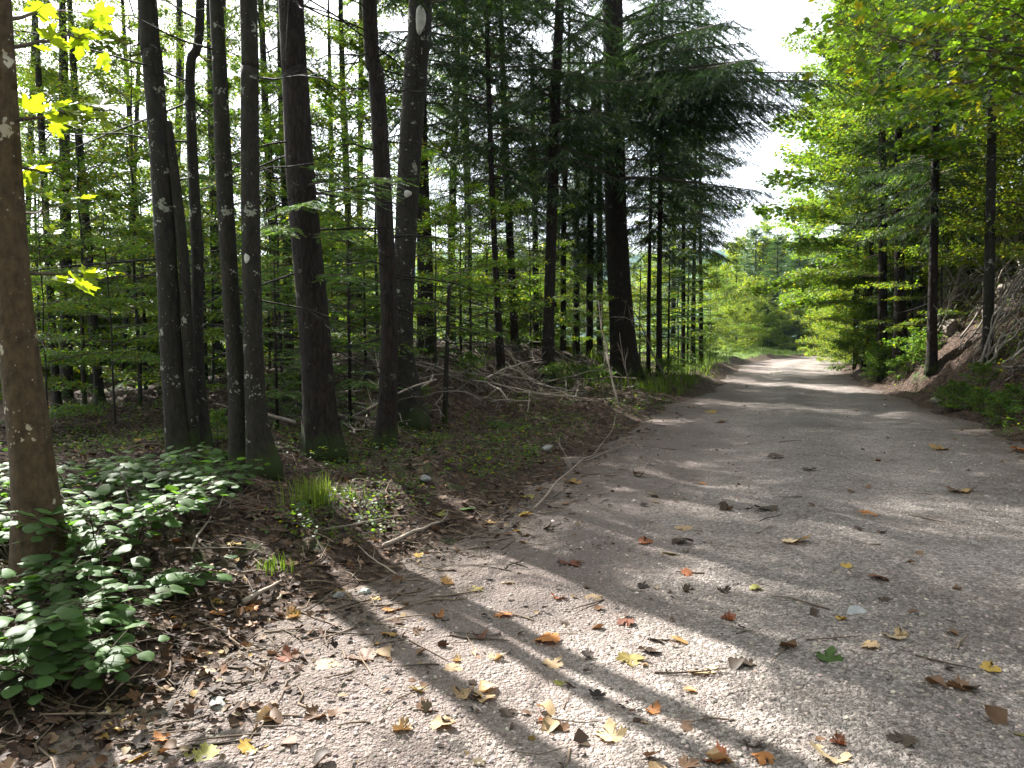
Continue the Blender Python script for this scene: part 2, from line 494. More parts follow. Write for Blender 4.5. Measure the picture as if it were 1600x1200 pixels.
def spruce_crown(seed, H, z0, Lmax, zfine, name, per=5, gap=.42, dens=1.0, hang=.55, base=(0.022, 0.040, 0.018), tips=.12, shape=.85, lowsparse=0.0, tcol=(0.05, 0.085, 0.022)):
    rng = np.random.default_rng(seed)
    mb = MB(); fine = []; coarse = []
    z = z0
    while z < H - .3:
        u = (z - z0) / (H - z0)
        Lz = Lmax * (1 - u) ** shape
        if u < .12: Lz *= rng.uniform(.5, 1.0)
        nb = per
        a0 = rng.random() * 6.28
        for i in range(nb):
            if u < .3 and rng.random() < lowsparse: continue
            L = max(.25, Lz * rng.uniform(.65, 1.12))
            el = -0.12 + .75 * u + rng.normal(0, .08)
            co = z > zfine
            spruce_branch(mb, coarse if co else fine, np.array([0, 0, z + rng.uniform(-.15, .15)]), a0 + i * 6.283 / nb + rng.normal(0, .18), L, el, rng.uniform(.14, .32) * (1 - .6 * u), rng, co, hang=hang, density=dens)
        z += gap * rng.uniform(.8, 1.2) * (1 if z < zfine else 1.3)
    if fine: flush_twigs(mb, fine, rng, TWG, base, tcol, tips=tips)
    if coarse: flush_twigs(mb, coarse, rng, TWC, base, tcol, tips=tips)
    return mb.build('crown', [M['needle'], M['bark_twig']], None, smooth=False)

# ------------------------------------------------------------------ broadleaf crown
def broad_crown(seed, H, z0, R, nl, nsub, nleaf, lsize, tmpl, flat=.5, elev=(.25, .9), base=(0.055, .10, .02), yellow=.25, name='crown', trunk_r=None, topshape=.6, spread=.22, zbias=1.0):
    rng = np.random.default_rng(seed)
    mb = MB(); P = []; D = []; U = []
    if trunk_r:
        zz = np.linspace(0, H, 9)
        T = np.stack([np.cumsum(rng.normal(0, .03 * H / 9, 9)), np.cumsum(rng.normal(0, .03 * H / 9, 9)), zz], 1); T -= T[0]
        T[:, 2] = zz
    else:
        T = np.array([[0, 0, 0], [0, 0, H]], float)
    for i in range(nl):
        u = ((i + rng.random()) / nl) ** zbias
        z = z0 + (H - z0) * .95 * u
        tx = np.interp(z, T[:, 2], T[:, 0]); ty = np.interp(z, T[:, 2], T[:, 1])
        az = i * 2.399 + rng.normal(0, .3)
        prof = (1 - u) ** topshape * (.55 + .45 * min(1, u * 4)) + .12
        L = R * prof * rng.uniform(.7, 1.15)
        el = elev[0] + (elev[1] - elev[0]) * u + rng.normal(0, .1)
        s = np.linspace(0, 1, 6)
        f = np.array([math.cos(az) * math.cos(el), math.sin(az) * math.cos(el), math.sin(el)])
        Q = np.array([tx, ty, z]) + f * (L * s)[:, None] + np.cumsum(rng.normal(0, .035 * L, (6, 3)), 0) * s[:, None]
        Q[:, 2] -= .14 * L * s * s
        tube(mb, Q, np.linspace(max(.006, .009 * L), .003, 6), 5, 1, cap=False)
        for k in range(nsub):
            a = .2 + .8 * (k + rng.random()) / nsub
            p0 = np.array([np.interp(a, s, Q[:, q]) for q in range(3)])
            sg = 1 if k % 2 else -1
            fd = norm(Q[-1] - Q[0]); sdv = norm(np.cross(fd, [0, 0, 1.]))
            d = norm(fd * .7 + sdv * sg * rng.uniform(.4, 1.1) + np.array([0, 0, rng.normal(.05, .35 * (1 - flat))]))
            l = (L * .42 * (1.15 - a * .6)) * rng.uniform(.6, 1.2)
            P2 = p0 + d * (l * np.linspace(0, 1, 4))[:, None]
            P2[:, 2] -= .12 * l * np.linspace(0, 1, 4) ** 2
            tube(mb, P2, np.linspace(.006, .002, 4), 3, 1, cap=False)
            m = nleaf
            q = rng.random(m) ** .8
            pos = p0 + d * (l * (.1 + .95 * q))[:, None]
            pos[:, 2] -= .12 * l * q ** 2
            w = norm(np.cross(d, [0, 0, 1.]))
            side = rng.choice([-1, 1], m)
            off = side * np.abs(rng.normal(0, spread * l + .03, m))
            pos = pos + w * off[:, None]
            pos[:, 2] += rng.normal(0, (1 - flat) * .22 * l + .02, m)
            dd = norm(d[None] * .6 + w[None] * side[:, None] * .8 + rng.normal(0, .35, (m, 3)) + np.array([0, 0, -.25]))
            P.append(pos); D.append(dd)
            U.append(norm(np.array([[0, 0, 1.]]) + rng.normal(0, .75 - .5 * flat, (m, 3))))
    P = np.concatenate(P); D = np.concatenate(D); U = np.concatenate(U); n = len(P)
    # clumps of lighter and darker foliage through the crown
    inst(mb, tmpl, frames(D, U), lsize * rng.uniform(.6, 1.25, n), P, 0, leafcols(n, rng, base, yellow))
    crown = mb.build('crown', [M['leaf'], M['bark_twig']], None, smooth=False)
    trunk = None
    if trunk_r:
        tb = MB(); tube(tb, catmull(T, 3), np.linspace(trunk_r, trunk_r * .15, 25), 8, 0, wob=.05, rng=rng)
        trunk = tb.build('trunk', M['bark_pale'])
    return crown, trunk
def hide_proto(o):
    """take a prototype mesh object out of the scene; its mesh lives on in the copies"""
    COL.objects.unlink(o)
    return o

# ------------------------------------------------------------------ ground, road, hill
def grow(a, b, d0, d1):
    out = [a]; d = d0
    n = 0
    while out[-1] < b:
        u = (out[-1] - a) / (b - a)
        out.append(out[-1] + d0 * (d1 / d0) ** u)
    return out
def grid_mesh(X, Y, Z, name, attrs, mat):
    h, w = X.shape
    me = bpy.data.meshes.new(name)
    V = np.stack([X, Y, Z], -1).reshape(-1, 3).astype(np.float32)
    i = np.arange(h - 1)[:, None] * w; j = np.arange(w - 1)[None]
    F = np.stack([i + j, i + j + 1, i + w + j + 1, i + w + j], -1).reshape(-1, 4)
    me.vertices.add(len(V)); me.vertices.foreach_set('co', V.ravel())
    me.loops.add(F.size); me.loops.foreach_set('vertex_index', F.ravel().astype(np.int32))
    me.polygons.add(len(F)); me.polygons.foreach_set('loop_start', (np.arange(len(F)) * 4).astype(np.int32))
    me.polygons.foreach_set('loop_total', np.full(len(F), 4, np.int32))
    me.polygons.foreach_set('use_smooth', np.full(len(F), True))
    for k, a in attrs.items():
        at = me.attributes.new(k, 'FLOAT', 'POINT'); at.data.foreach_set('value', a.ravel().astype(np.float32))
    me.materials.append(mat); me.update(calc_edges=True)
    o = bpy.data.objects.new(name, me); COL.objects.link(o)
    o['kind'] = 'structure'
    return o

def gravel_color(n, co, lat):
    """crushed limestone: grey grains of many tones, browner and dirtier to the edges"""
    v1 = n('ShaderNodeTexVoronoi', i={'Vector': co, 'Scale': 50.0, 'Randomness': 1.0})
    v2 = n('ShaderNodeTexVoronoi', i={'Vector': co, 'Scale': 115.0, 'Randomness': 1.0})
    g1 = n('ShaderNodeSeparateColor', i={'Color': v1.outputs['Color']}).outputs[0]
    g2 = n('ShaderNodeSeparateColor', i={'Color': v2.outputs['Color']}).outputs[0]
    tone = n.math('ADD', n.math('MULTIPLY', g1, .55), n.math('MULTIPLY', g2, .45))
    grain = n.ramp(tone, [(0.12, (.085, .074, .067)), (.45, (.19, .170, .156)), (.72, (.275, .25, .232)), (.92, (.42, .385, .36))])
    big = n.noise(co, .9, 5, .6); mid = n.noise(co, 4.2, 5, .6)
    tint = n.ramp(n.math('ADD', n.math('MULTIPLY', big, .6), n.math('MULTIPLY', mid, .4)), [(.36, (.66, .60, .55)), (.50, (1.0, .96, .92)), (.64, (1.2, 1.16, 1.12))])
    grain = n.mix(1.0, grain, tint, 'MULTIPLY')
    sand = n.ramp(n.noise(co, 90, 3, .7), [(.3, (.10, .074, .063)), (.5, (.18, .138, .120)), (.7, (.27, .215, .19))])
    ks = n.math('ADD', n.maprange(lat, -.2, -2.0), n.math('MULTIPLY', n.math('SUBTRACT', mid, .5), 2.2))
    grain = n.mix(n.math('MULTIPLY', n.maprange(ks, .25, .9), .75), grain, sand) if not isinstance(lat, float) else grain
    wl = n.math('ADD', lat, n.math('MULTIPLY', n.math('SUBTRACT', big, .5), .9))
    track = n.math('ABSOLUTE', n.math('SUBTRACT', n.math('ABSOLUTE', wl), .95))
    tv = n.maprange(n.math('ADD', track, n.math('MULTIPLY', n.math('SUBTRACT', mid, .5), .7)), .05, .75, 1.1, .8)
    grain = n.mix(1.0, grain, n('ShaderNodeCombineColor', i={'Red': tv, 'Green': tv, 'Blue': tv}).outputs[0], 'MULTIPLY')
    dirt = n.ramp(n.noise(co, 16, 5, .65), [(.3, (.055, .041, .032)), (.7, (.15, .118, .095))])
    al = n.math('ABSOLUTE', lat)
    k = n.math('ADD', n.maprange(al, 1.6, 3.0), n.math('MULTIPLY', n.math('SUBTRACT', mid, .5), 1.5))
    k = n.math('ADD', k, n.math('MULTIPLY', n.math('SUBTRACT', n.noise(co, 19, 4), .5), .8))
    grain = n.mix(n.maprange(k, .3, .75), grain, dirt)
    sp = n.math('MULTIPLY', n.maprange(n.noise(co, 2.3, 4, .65), .60, .70), .6)
    grain = n.mix(sp, grain, dirt)
    h1 = n.maprange(v1.outputs['Distance'], 0.0, .75, 1.0, 0.0); h2 = n.maprange(v2.outputs['Distance'], 0.0, .75, 1.0, 0.0)
    h = n.math('ADD', n.math('MULTIPLY', h1, n.math('ADD', .2, g1)), n.math('MULTIPLY', h2, .4))
    return grain, h, mid
def make_road_material():
    m, nt = nodes('gravel'); n = N(nt)
    co = n('ShaderNodeTexCoord').outputs['Object']
    lat = n('ShaderNodeAttribute', attribute_name='lat').outputs['Fac']
    c, h, mid = gravel_color(n, co, lat)
    nb = n.bump(mid, .5, .03)
    p = n('ShaderNodeBsdfPrincipled', i={'Base Color': c, 'Roughness': .8, 'Specular IOR Level': .25, 'Normal': n.bump(h, 1.0, .016, nb)})
    n.out(p.outputs[0]); return m
def make_ground_material():
    m, nt = nodes('forest_soil'); n = N(nt)
    co = n('ShaderNodeTexCoord').outputs['Object']
    lat = n('ShaderNodeAttribute', attribute_name='lat').outputs['Fac']
    ga = n('ShaderNodeAttribute', attribute_name='grass').outputs['Fac']
    mid = n.noise(co, 3.5, 5, .6); fine = n.noise(co, 34, 5, .7)
    soil = n.ramp(fine, [(.3, (.014, .010, .007)), (.55, (.042, .029, .021)), (.75, (.085, .06, .044))])
    vo = n('ShaderNodeTexVoronoi', i={'Vector': n('ShaderNodeMapping', i={'Vector': co, 'Scale': (1, 1, .3)}).outputs[0], 'Scale': 24.0})
    sc = n('ShaderNodeSeparateColor', i={'Color': vo.outputs['Color']}).outputs[0]
    leafc = n.ramp(sc, [(0, (.022, .014, .010)), (.4, (.055, .034, .023)), (.7, (.085, .053, .036)), (.93, (.15, .105, .075))])
    litter = n.mix(n.maprange(fine, .35, .6), soil, leafc)
    grain, gh, gm = gravel_color(n, co, 0.0) if False else (litter, fine, mid)
    green = n.ramp(n.noise(co, 11, 5, .7), [(.35, (.02, .035, .01)), (.6, (.05, .085, .02)), (.75, (.08, .11, .03))])
    moss = n.math('MULTIPLY', n.maprange(n.noise(co, 1.3, 4, .6), .56, .66), n.maprange(mid, .4, .6))
    base = n.mix(moss, litter, green)
    mead = n.ramp(n.noise(co, 2.2, 6, .7), [(.3, (.06, .095, .018)), (.6, (.10, .15, .03)), (.75, (.15, .17, .045))])
    base = n.mix(n.maprange(n.math('ADD', ga, n.math('MULTIPLY', n.math('SUBTRACT', mid, .5), .8)), .35, .65), base, mead)
    h = n.math('ADD', n.math('MULTIPLY', vo.outputs['Distance'], .8), fine)
    p = n('ShaderNodeBsdfPrincipled', i={'Base Color': base, 'Roughness': .9, 'Specular IOR Level': .15, 'Normal': n.bump(h, 1.0, .035)})
    n.out(p.outputs[0]); return m

ys = np.array(sorted(set(np.round(grow(-14, 1.4, .9, .12) + grow(1.45, 14, .05, .08) + grow(14.1, 45, .1, .5) + grow(46, 150, .6, 6) + grow(160, 3200, 10, 350), 4))))
xs_p = np.array(grow(0, 8, .06, .07) + grow(8.1, 30, .08, .5) + grow(31, 120, .7, 8) + grow(135, 3000, 15, 350))
xs = np.concatenate([-xs_p[::-1][:-1], xs_p])
X, Y = np.meshgrid(xs, ys)
Z = height(X, Y)
LAT = lateral(X, Y)
TW = LAT * taper(Y) + wob(X, Y)
GR = sstep(15.5, 19, -LAT + 2 * fbm(X * .2, Y * .2, 3)) + sstep(40, 50, Y) * sstep(2.6, 3.4, np.abs(LAT)) + 0.75 * sstep(22, 32, Y) * sstep(2.6, 3.3, -LAT) * sstep(5.5, 4.2, -LAT)
ZG = Z - .05 * (1 - sstep(2.45, 2.85, np.abs(TW)))
ground = grid_mesh(X, Y, ZG, 'forest_ground', {'lat': LAT, 'grass': np.clip(GR, 0, 1)}, make_ground_material())

ts = np.concatenate([np.linspace(-3.5, 3.5, 141)])
yr = np.array(grow(-10, 1.4, .5, .12) + grow(1.45, 14, .05, .08) + grow(14.1, 60, .1, .5))
TT, YY = np.meshgrid(ts, yr)
kk = np.clip(YY - 34, 0, 40); SL = np.sqrt(1 + (0.345 + .034 * kk) ** 2)
XX = centre(YY) + TT * SL
ZZ = height(XX, YY)
TWr = TT * taper(YY) + wob(XX, YY)
ZZ = ZZ + .004 - .07 * sstep(2.65, 3.2, np.abs(TWr))
road = grid_mesh(XX, YY, ZZ, 'gravel_road', {'lat': TWr}, make_road_material())

# distant wooded hill
def make_hill():
    az = np.linspace(math.radians(-75), math.radians(75), 420)
    rr = np.linspace(0, 1, 40)
    A, Rr = np.meshgrid(az, rr)
    dist = 380 + 320 * Rr
    prof = 68 + 22 * np.sin(A * 2.1 + .6) + 22 * fbm(A * 5, A * 0 + 2, 3)
    z = -6 + (prof * sstep(0, 1, Rr)) + 6 * sstep(0, .3, Rr) * fbm(A * 90, Rr * 26, 3) 
    m, nt = nodes('hill_forest'); n = N(nt)
    co = n('ShaderNodeTexCoord').outputs['Object']
    c = n.ramp(n.noise(co, .06, 6, .7), [(.35, (.018, .035, .02)), (.65, (.05, .08, .03))])
    p = n('ShaderNodeBsdfPrincipled', i={'Base Color': c, 'Roughness': .95, 'Specular IOR Level': .05}); n.out(p.outputs[0])
    return grid_mesh(dist * np.sin(A), dist * np.cos(A), z, 'distant_hill', {}, m)
make_hill()
# ------------------------------------------------------------------ sun, sky
SUN_AZ, SUN_EL = math.radians(-38), math.radians(42)
sd_ = Vector((math.sin(SUN_AZ) * math.cos(SUN_EL), math.cos(SUN_AZ) * math.cos(SUN_EL), math.sin(SUN_EL)))
sl = bpy.data.lights.new('sun', 'SUN'); sl.energy = 5.0; sl.angle = math.radians(0.53); sl.color = (1.0, .965, .92)
so = bpy.data.objects.new('sun', sl); COL.objects.link(so)
so.rotation_euler = sd_.to_track_quat('Z', 'Y').to_euler(); so.location = (-10, 10, 30)
w = bpy.data.worlds.new('World'); scene.world = w; w.use_nodes = True
wn = w.node_tree; wn.nodes.clear()
sky = wn.nodes.new('ShaderNodeTexSky'); sky.sky_type = 'NISHITA'; sky.sun_disc = False
sky.sun_elevation = SUN_EL; sky.sun_rotation = SUN_AZ % (2 * math.pi); sky.dust_density = 4.0; sky.air_density = 0.7; sky.ozone_density = 0.6
bg = wn.nodes.new('ShaderNodeBackground'); bg.inputs['Strength'].default_value = 0.09
wo = wn.nodes.new('ShaderNodeOutputWorld')
n = N(wn)
gen = n('ShaderNodeTexCoord').outputs['Generated']
cf = n.maprange(n.noise(n('ShaderNodeMapping', i={'Vector': gen, 'Scale': (1, 1, 2.2)}).outputs[0], 2.4, 6, .6), .34, .62, .25, .85)
wn.links.new(n.mix(cf, sky.outputs[0], (7.2, 7.25, 7.4)), bg.inputs[0]); wn.links.new(bg.outputs[0], wo.inputs[0])
vs = scene.view_settings
vs.view_transform = 'Standard'; vs.look = 'None'; vs.exposure = 2.25; vs.gamma = 1.0
scene.render.engine = 'CYCLES'
cy = scene.cycles
cy.max_bounces = 7; cy.diffuse_bounces = 4; cy.glossy_bounces = 2; cy.transmission_bounces = 4; cy.volume_bounces = 0; cy.transparent_max_bounces = 4
cy.use_denoising = True
cy.sample_clamp_indirect = 6.0
cy.caustics_reflective = False; cy.caustics_refractive = False

HAZE = 0.00022
if HAZE:
    mb = MB()
    x0, x1, y0, y1, z0, z1 = -780, 780, -60, 780, -12, 160
    V = [[x, y, z] for z in (z0, z1) for y in (y0, y1) for x in (x0, x1)]
    mb.add(V, [[0, 2, 3, 1], [4, 5, 7, 6], [0, 1, 5, 4], [1, 3, 7, 5], [3, 2, 6, 7], [2, 0, 4, 6]])
    m, nt = nodes('haze_air'); n = N(nt)
    pv = n('ShaderNodeVolumePrincipled', i={'Color': (.42, .68, 1.0, 1), 'Density': HAZE, 'Anisotropy': 0.35})
    nt.links.new(pv.outputs[0], n('ShaderNodeOutputMaterial').inputs['Volume'])
    hzo = mb.build('haze', m, None, False); hzo['kind'] = 'stuff'; hzo['label'] = 'thin pale haze in the air of the wood'

# ------------------------------------------------------------------ crown prototypes (meshes shared by the copies)
CR = {}
CR['spA'] = (spruce_crown(21, 20, 3.6, 4.6, 10.5, 'a', per=6, gap=.40, dens=1.35, lowsparse=.05, hang=.8), 20)
CR['spB'] = (spruce_crown(22, 15, 4.3, 2.9, 8.5, 'b', per=6, gap=.36, dens=1.0, lowsparse=.2, hang=.7), 15)
CR['spC'] = (spruce_crown(23, 7, .2, 2.3, 0.1, 'c', per=9, gap=.2, hang=.3, dens=1.2, base=(.026, .05, .024), tips=.2), 7)
CR['spD'] = (spruce_crown(24, 3.2, .35, 1.15, 3.2, 'd', per=5, gap=.26, hang=.15, base=(.04, .075, .026), tips=.45, tcol=(.09, .15, .035)), 3.2)
CR['spH'] = (spruce_crown(25, 21, 7.0, 3.7, 8.0, 'h', per=5, gap=.5, dens=.9, lowsparse=.1), 21)
CR['beH'] = (broad_crown(35, 14, 6.8, 3.1, 22, 8, 80, .085, RH, flat=.7, elev=(.2, 1.1), yellow=.2)[0], 14)
CR['beL'] = (broad_crown(36, 13, 3.2, 2.8, 24, 9, 70, .08, RH, flat=.8, elev=(.1, 1.0), base=(.06, .11, .02), yellow=.2)[0], 13)
CR['tall'] = (broad_crown(38, 19, 2.6, 4.3, 46, 11, 100, .10, RH, flat=.7, elev=(.0, 1.0), base=(.06, .115, .02), yellow=.2)[0], 19)
CR['can'] = (broad_crown(39, 20, 10.0, 3.9, 30, 10, 70, .10, RH, flat=.6, elev=(.1, 1.1), yellow=.25)[0], 20)
CR['spR'] = (spruce_crown(26, 20, 5.6, 4.4, 10.5, 'r', per=5, gap=.55, dens=1.1, lowsparse=.2, hang=.7, base=(.022, .042, .017)), 20)
CR['mapA'] = (broad_crown(31, 15, 7.5, 3.2, 18, 8, 26, .145, MAP_S, flat=.6, elev=(.15, 1.1))[0], 15)
CR['mapB'] = (broad_crown(32, 12, 2.2, 4.0, 32, 11, 60, .12, MAP_S, flat=.6, elev=(.0, 1.1), base=(.06, .115, .02), yellow=.2)[0], 12)
CR['mapH'] = (broad_crown(37, 12, 4.6, 3.6, 26, 10, 60, .105, MAP_S, flat=.55, elev=(.15, 1.1), base=(.06, .115, .02), yellow=.2)[0], 12)
CR['beA'] = (broad_crown(33, 13, 2.4, 3.2, 36, 11, 130, .08, RH, flat=.8, elev=(.1, 1.0), yellow=.2)[0], 13)
CR['beB'] = (broad_crown(34, 13, 5.2, 3.0, 26, 9, 90, .08, RH, flat=.7, elev=(.2, 1.1), yellow=.2)[0], 13)
for k in CR: hide_proto(CR[k][0])
SAP = []
for k, (h, r, nl, ns, nf, ls, base, ye) in enumerate([(4.6, 1.8, 18, 7, 60, .07, (.05, .10, .02), .15), (3.4, 1.5, 14, 7, 55, .065, (.055, .11, .022), .25), (5.8, 2.1, 20, 8, 60, .08, (.06, .11, .02), .35)]):
    c, t = broad_crown(50 + k, h, .5, r, nl, ns, nf, ls, RH, flat=.92, elev=(.0, .7), base=base, yellow=ye, trunk_r=.022 + .006 * k, topshape=.5)
    hide_proto(c); hide_proto(t); SAP.append((t, c))
BUSH = []
for k, (h, r, nl, ns, nf, ls, tm, base, ye) in enumerate([(1.9, 1.2, 18, 7, 60, .07, OV, (.06, .115, .022), .25), (1.0, .8, 13, 6, 26, .07, OV, (.05, .105, .025), .15), (2.6, 1.6, 22, 8, 90, .06, RH, (.07, .12, .025), .45)]):
    c, t = broad_crown(60 + k, h, .12, r, nl, ns, nf, ls, tm, flat=.6, elev=(.25, 1.1), base=base, yellow=ye, trunk_r=.014, topshape=.35)
    c.data.name = 'foliage'; hide_proto(c); hide_proto(t); BUSH.append((t, c))

# ------------------------------------------------------------------ trees
def build_tree(name, label, cat, pts, H, crown, mat, d=None, dead=0, group=None, flare=.2, sides=14, cs=None, crz=None, wob=.05, sink=.12):
    """pts: (px, py, width px) from the foot upward, read off the photograph and set at the foot's own distance"""
    rng = np.random.default_rng(abs(hash_(label)) % 100000)
    px, py, wpx = pts[0]
    if d is None:
        b = ground_hit(px, py)
    else:
        a = at_depth(px, py, d); b = np.array([a[0], d, hz(a[0], d)])
    d = b[1]
    P = [b.copy()]; W = [wpx * d / FPX / 2]
    for (qx, qy, qw) in pts[1:]:
        P.append(at_depth(qx, qy, d)); W.append(qw * d / FPX / 2)
    P = [p for i, p in enumerate(P) if i == 0 or p[2] > P[0][2] + .25]
    W = W[:1] + W[len(pts) - len(P) + 1:] if len(P) < len(pts) else W
    dv = norm(P[-1] - P[0]); 
    top = P[-1].copy(); hleft = H - (top[2] - b[2])
    if hleft > .5:
        dv2 = norm(dv + np.array([0, 0, .6]))
        P.append(top + dv2 * hleft * .5); W.append(W[-1] * .65)
        P.append(top + dv2 * hleft * .5 + norm(dv + np.array([0, 0, 1.5])) * hleft * .5); W.append(W[-2] * .12)
    P = np.array(P) - b; P[0] = (0, 0, 0)
    per = 6
    C = catmull(P, per); C = C.copy()
    t0 = np.arange(len(P)); R = np.interp(np.linspace(0, len(P) - 1, len(C)), t0, W)
    # extra rings at the foot, sunk below the soil
    foot = np.array([C[0] - (0, 0, sink), C[0] + (C[1] - C[0]) * .15, C[0] + (C[1] - C[0]) * .35, C[0] + (C[1] - C[0]) * .65])
    fr = [R[0], R[0], R[0] * .99, R[0] * .98]
    C = np.concatenate([foot, C[1:]]); R = np.concatenate([fr, R[1:]])
    hh = C[:, 2]
    ph = rng.random(3) * 6.28
    def fl(a, m):
        e = np.exp(-np.maximum(0, hh) / (0.10 + R[0] * .9))[:, None]
        return R[0] * flare * e * (1 + .9 * np.sin(4 * a + ph[0])[None] + .6 * np.sin(7 * a + ph[1])[None])
    tb = MB()
    tube(tb, C, R, sides, 0, wob=wob * .5, rng=rng, flare=fl)
    for i in range(dead * 2):
        z = rng.uniform(.9, max(2.0, H * .38)); 
        c0 = np.array([np.interp(z, C[:, 2], C[:, q]) for q in range(2)] + [z])
        az = rng.random() * 6.28; L = rng.uniform(.3, 1.9)
        f = np.array([math.cos(az), math.sin(az), rng.uniform(-.35, .15)])
        s = np.linspace(0, 1, 5)
        Q = c0 + f * (L * s)[:, None] + rng.normal(0, .02, (5, 3)); Q[:, 2] -= .12 * L * s * s; Q[0] = c0
        tube(tb, Q, np.linspace(.011, .003, 5), 4, 0, cap=False)
        for j in range(2):
            q0 = Q[rng.integers(1, 4)]
            tube(tb, np.array([q0, q0 + norm(f + rng.normal(0, .6, 3)) * L * .35]), [.004, .002], 3, 0, cap=False)
    root = thing(name, label, cat, tuple(b), 0, group)
    tr = tb.build('trunk', mat, root)
    if crown:
        src, h0 = CR[crown]
        s = cs or H / h0
        top = C[-1]
        q = Vector((0, 0, 1)).rotation_difference(Vector(top).normalized())
        e = (q @ Matrix.Rotation(crz if crz is not None else rng.random() * 6.28, 3, 'Z').to_quaternion()).to_euler()
        put_copy(src, root, (0, 0, 0), e, s)
    return root, b, C, R
def hash_(s):
    h = 7
    for ch in s: h = (h * 31 + ord(ch)) % 1000003
    return h

SPR, PAL, SMO = M['bark_spruce'], M['bark_pale'], M['bark_smooth']
TREES = [
 # name, label, pts, H, crown, mat, d, dead
 ('maple_tree', 'leaning smooth brown maple trunk with pale specks nearest the camera, shrub leaves round its foot', [(66, 890, 72), (48, 700, 60), (24, 500, 53), (10, 300, 46), (0, 100, 42), (-6, 0, 40)], 13, 'mapA', SMO, None, 0),
 ('sycamore_tree', 'slim sycamore with white lichen on its bark, a dark second stem splitting off halfway up', [(284, 716, 42), (268, 560, 33), (262, 440, 32), (250, 250, 30), (238, 90, 30), (230, 0, 28)], 14, 'beH', PAL, None, 2),
 ('young_tree', 'very thin dark stem just right of the forked lichen sycamore', [(319, 705, 24), (309, 560, 19), (308, 400, 18), (299, 200, 15), (298, 100, 14), (313, 0, 13)], 11, 'beH', PAL, None, 5),
 ('sycamore_tree', 'dark slim trunk, left one of the close pair joined at the foot', [(376, 728, 36), (370, 600, 27), (360, 450, 26), (349, 250, 25), (343, 100, 21), (338, 0, 20)], 13, 'beH', PAL, None, 4),
 ('sycamore_tree', 'grey trunk with pale lichen blots, right one of the close pair joined at the foot', [(412, 735, 50), (400, 640, 33), (395, 500, 29), (391, 300, 28), (390, 120, 26), (388, 0, 25)], 14, 'beH', PAL, None, 3),
 ('spruce_tree', 'thick dark spruce with a flared mossy foot, behind the bright grass tuft', [(504, 708, 60), (497, 600, 50), (488, 480, 48), (470, 280, 43), (461, 120, 39), (454, 0, 37)], 21, 'spH', SPR, None, 16),
 ('spruce_tree', 'dark medium trunk crossing in front of the trunk with the white bark patch', [(602, 696, 36), (607, 600, 29), (608, 480, 26), (596, 250, 26), (588, 120, 24), (577, 0, 22)], 17, 'spH', SPR, None, 14),
 ('sycamore_tree', 'trunk with a long white bark patch near its top and a round white dot', [(644, 662, 50), (631, 560, 34), (630, 480, 33), (638, 280, 34), (650, 100, 36), (657, 0, 36)], 15, 'beH', PAL, None, 6),
 ('spruce_tree', 'broad dim trunk standing far behind the white patched trunk', [(665, 545, 26), (664, 400, 24), (658, 250, 22)], 17, 'spB', SPR, 17, 8),
 ('young_tree', 'knee high thin sapling stem alone on the leaf litter, right of the white patched trunk', [(695, 658, 9), (698, 560, 7), (702, 440, 5)], 2.4, None, PAL, None, 8),
 ('spruce_tree', 'thin straight spruce stem midway between the white patched trunk and the leaning pole tree', [(783, 582, 15), (776, 450, 10), (769, 300, 9), (764, 150, 8)], 13, 'spB', SPR, None, 12),
 ('young_tree', 'slender leaning stem just right of the thin straight spruce', [(805, 548, 13), (799, 420, 12), (792, 270, 11), (786, 120, 9)], 12, 'spB', SPR, 20, 8),
 ('pole_tree', 'straight dark pole tree between the thin stems and the tall thick roadside spruce', [(856, 598, 22), (858, 480, 17), (864, 280, 17), (869, 120, 16), (875, 0, 14)], 16, 'spB', SPR, None, 10),
 ('spruce_tree', 'tall thick reddish brown spruce at the left edge of the road, boughs reaching over it', [(977, 590, 46), (970, 480, 37), (963, 350, 33), (960, 200, 31), (957, 0, 30)], 23, 'spR', SPR, None, 12),
 ('young_tree', 'thin upright stem close right of the tall roadside spruce', [(1030, 584, 10), (1030, 450, 8), (1032, 280, 7)], 17, 'spB', SPR, 24, 6),
 ('young_tree', 'thinner bare stem squeezed between the tall roadside spruce and the stem right of it', [(1013, 572, 7), (1014, 450, 6), (1017, 300, 5)], 14, 'spB', SPR, 25, 6),
 ('spruce_tree', 'small spruce stem at the left verge just before the sunny bend', [(1083, 520, 8), (1084, 440, 6), (1085, 380, 5)], 17, 'spB', SPR, 32, 4),
 ('spruce_tree', 'last slim spruce on the left before the sunny bend, next to the verge grass', [(1096, 515, 8), (1095, 440, 6), (1094, 380, 5)], 18, 'spB', SPR, 34, 4),
 # right of the road
 ('spruce_tree', 'slim brown trunk, leftmost of the three roadside trunks on the right', [(1380, 542, 16), (1379, 440, 13), (1379, 300, 12), (1377, 120, 10)], 17, 'beA', SPR, 25, 6),
 ('spruce_tree', 'brown trunk with a forked foot, middle of the three roadside trunks on the right', [(1407, 545, 22), (1406, 450, 16), (1405, 330, 14), (1404, 230, 12)], 15, 'spB', SPR, 24, 6),
 ('spruce_tree', 'dark straight trunk nearest the right verge, dead brush behind it', [(1456, 580, 17), (1457, 480, 14), (1460, 330, 12), (1463, 130, 11)], 13, 'spB', SPR, None, 12),
 ('young_tree', 'thin leaning stem on the bank behind the forked right trunk', [(1352, 500, 9), (1362, 400, 7), (1350, 250, 6)], 10, 'beA', SPR, 29, 5),
]
BUILT = {}
for name, label, pts, H, crown, mat, d, dead in TREES:
    r = build_tree(name, label, 'tree', pts, H, crown, mat, d, dead, cs=(1.3, 1.3, 1.15) if 'boughs reaching over' in label else None)
    BUILT[label] = r

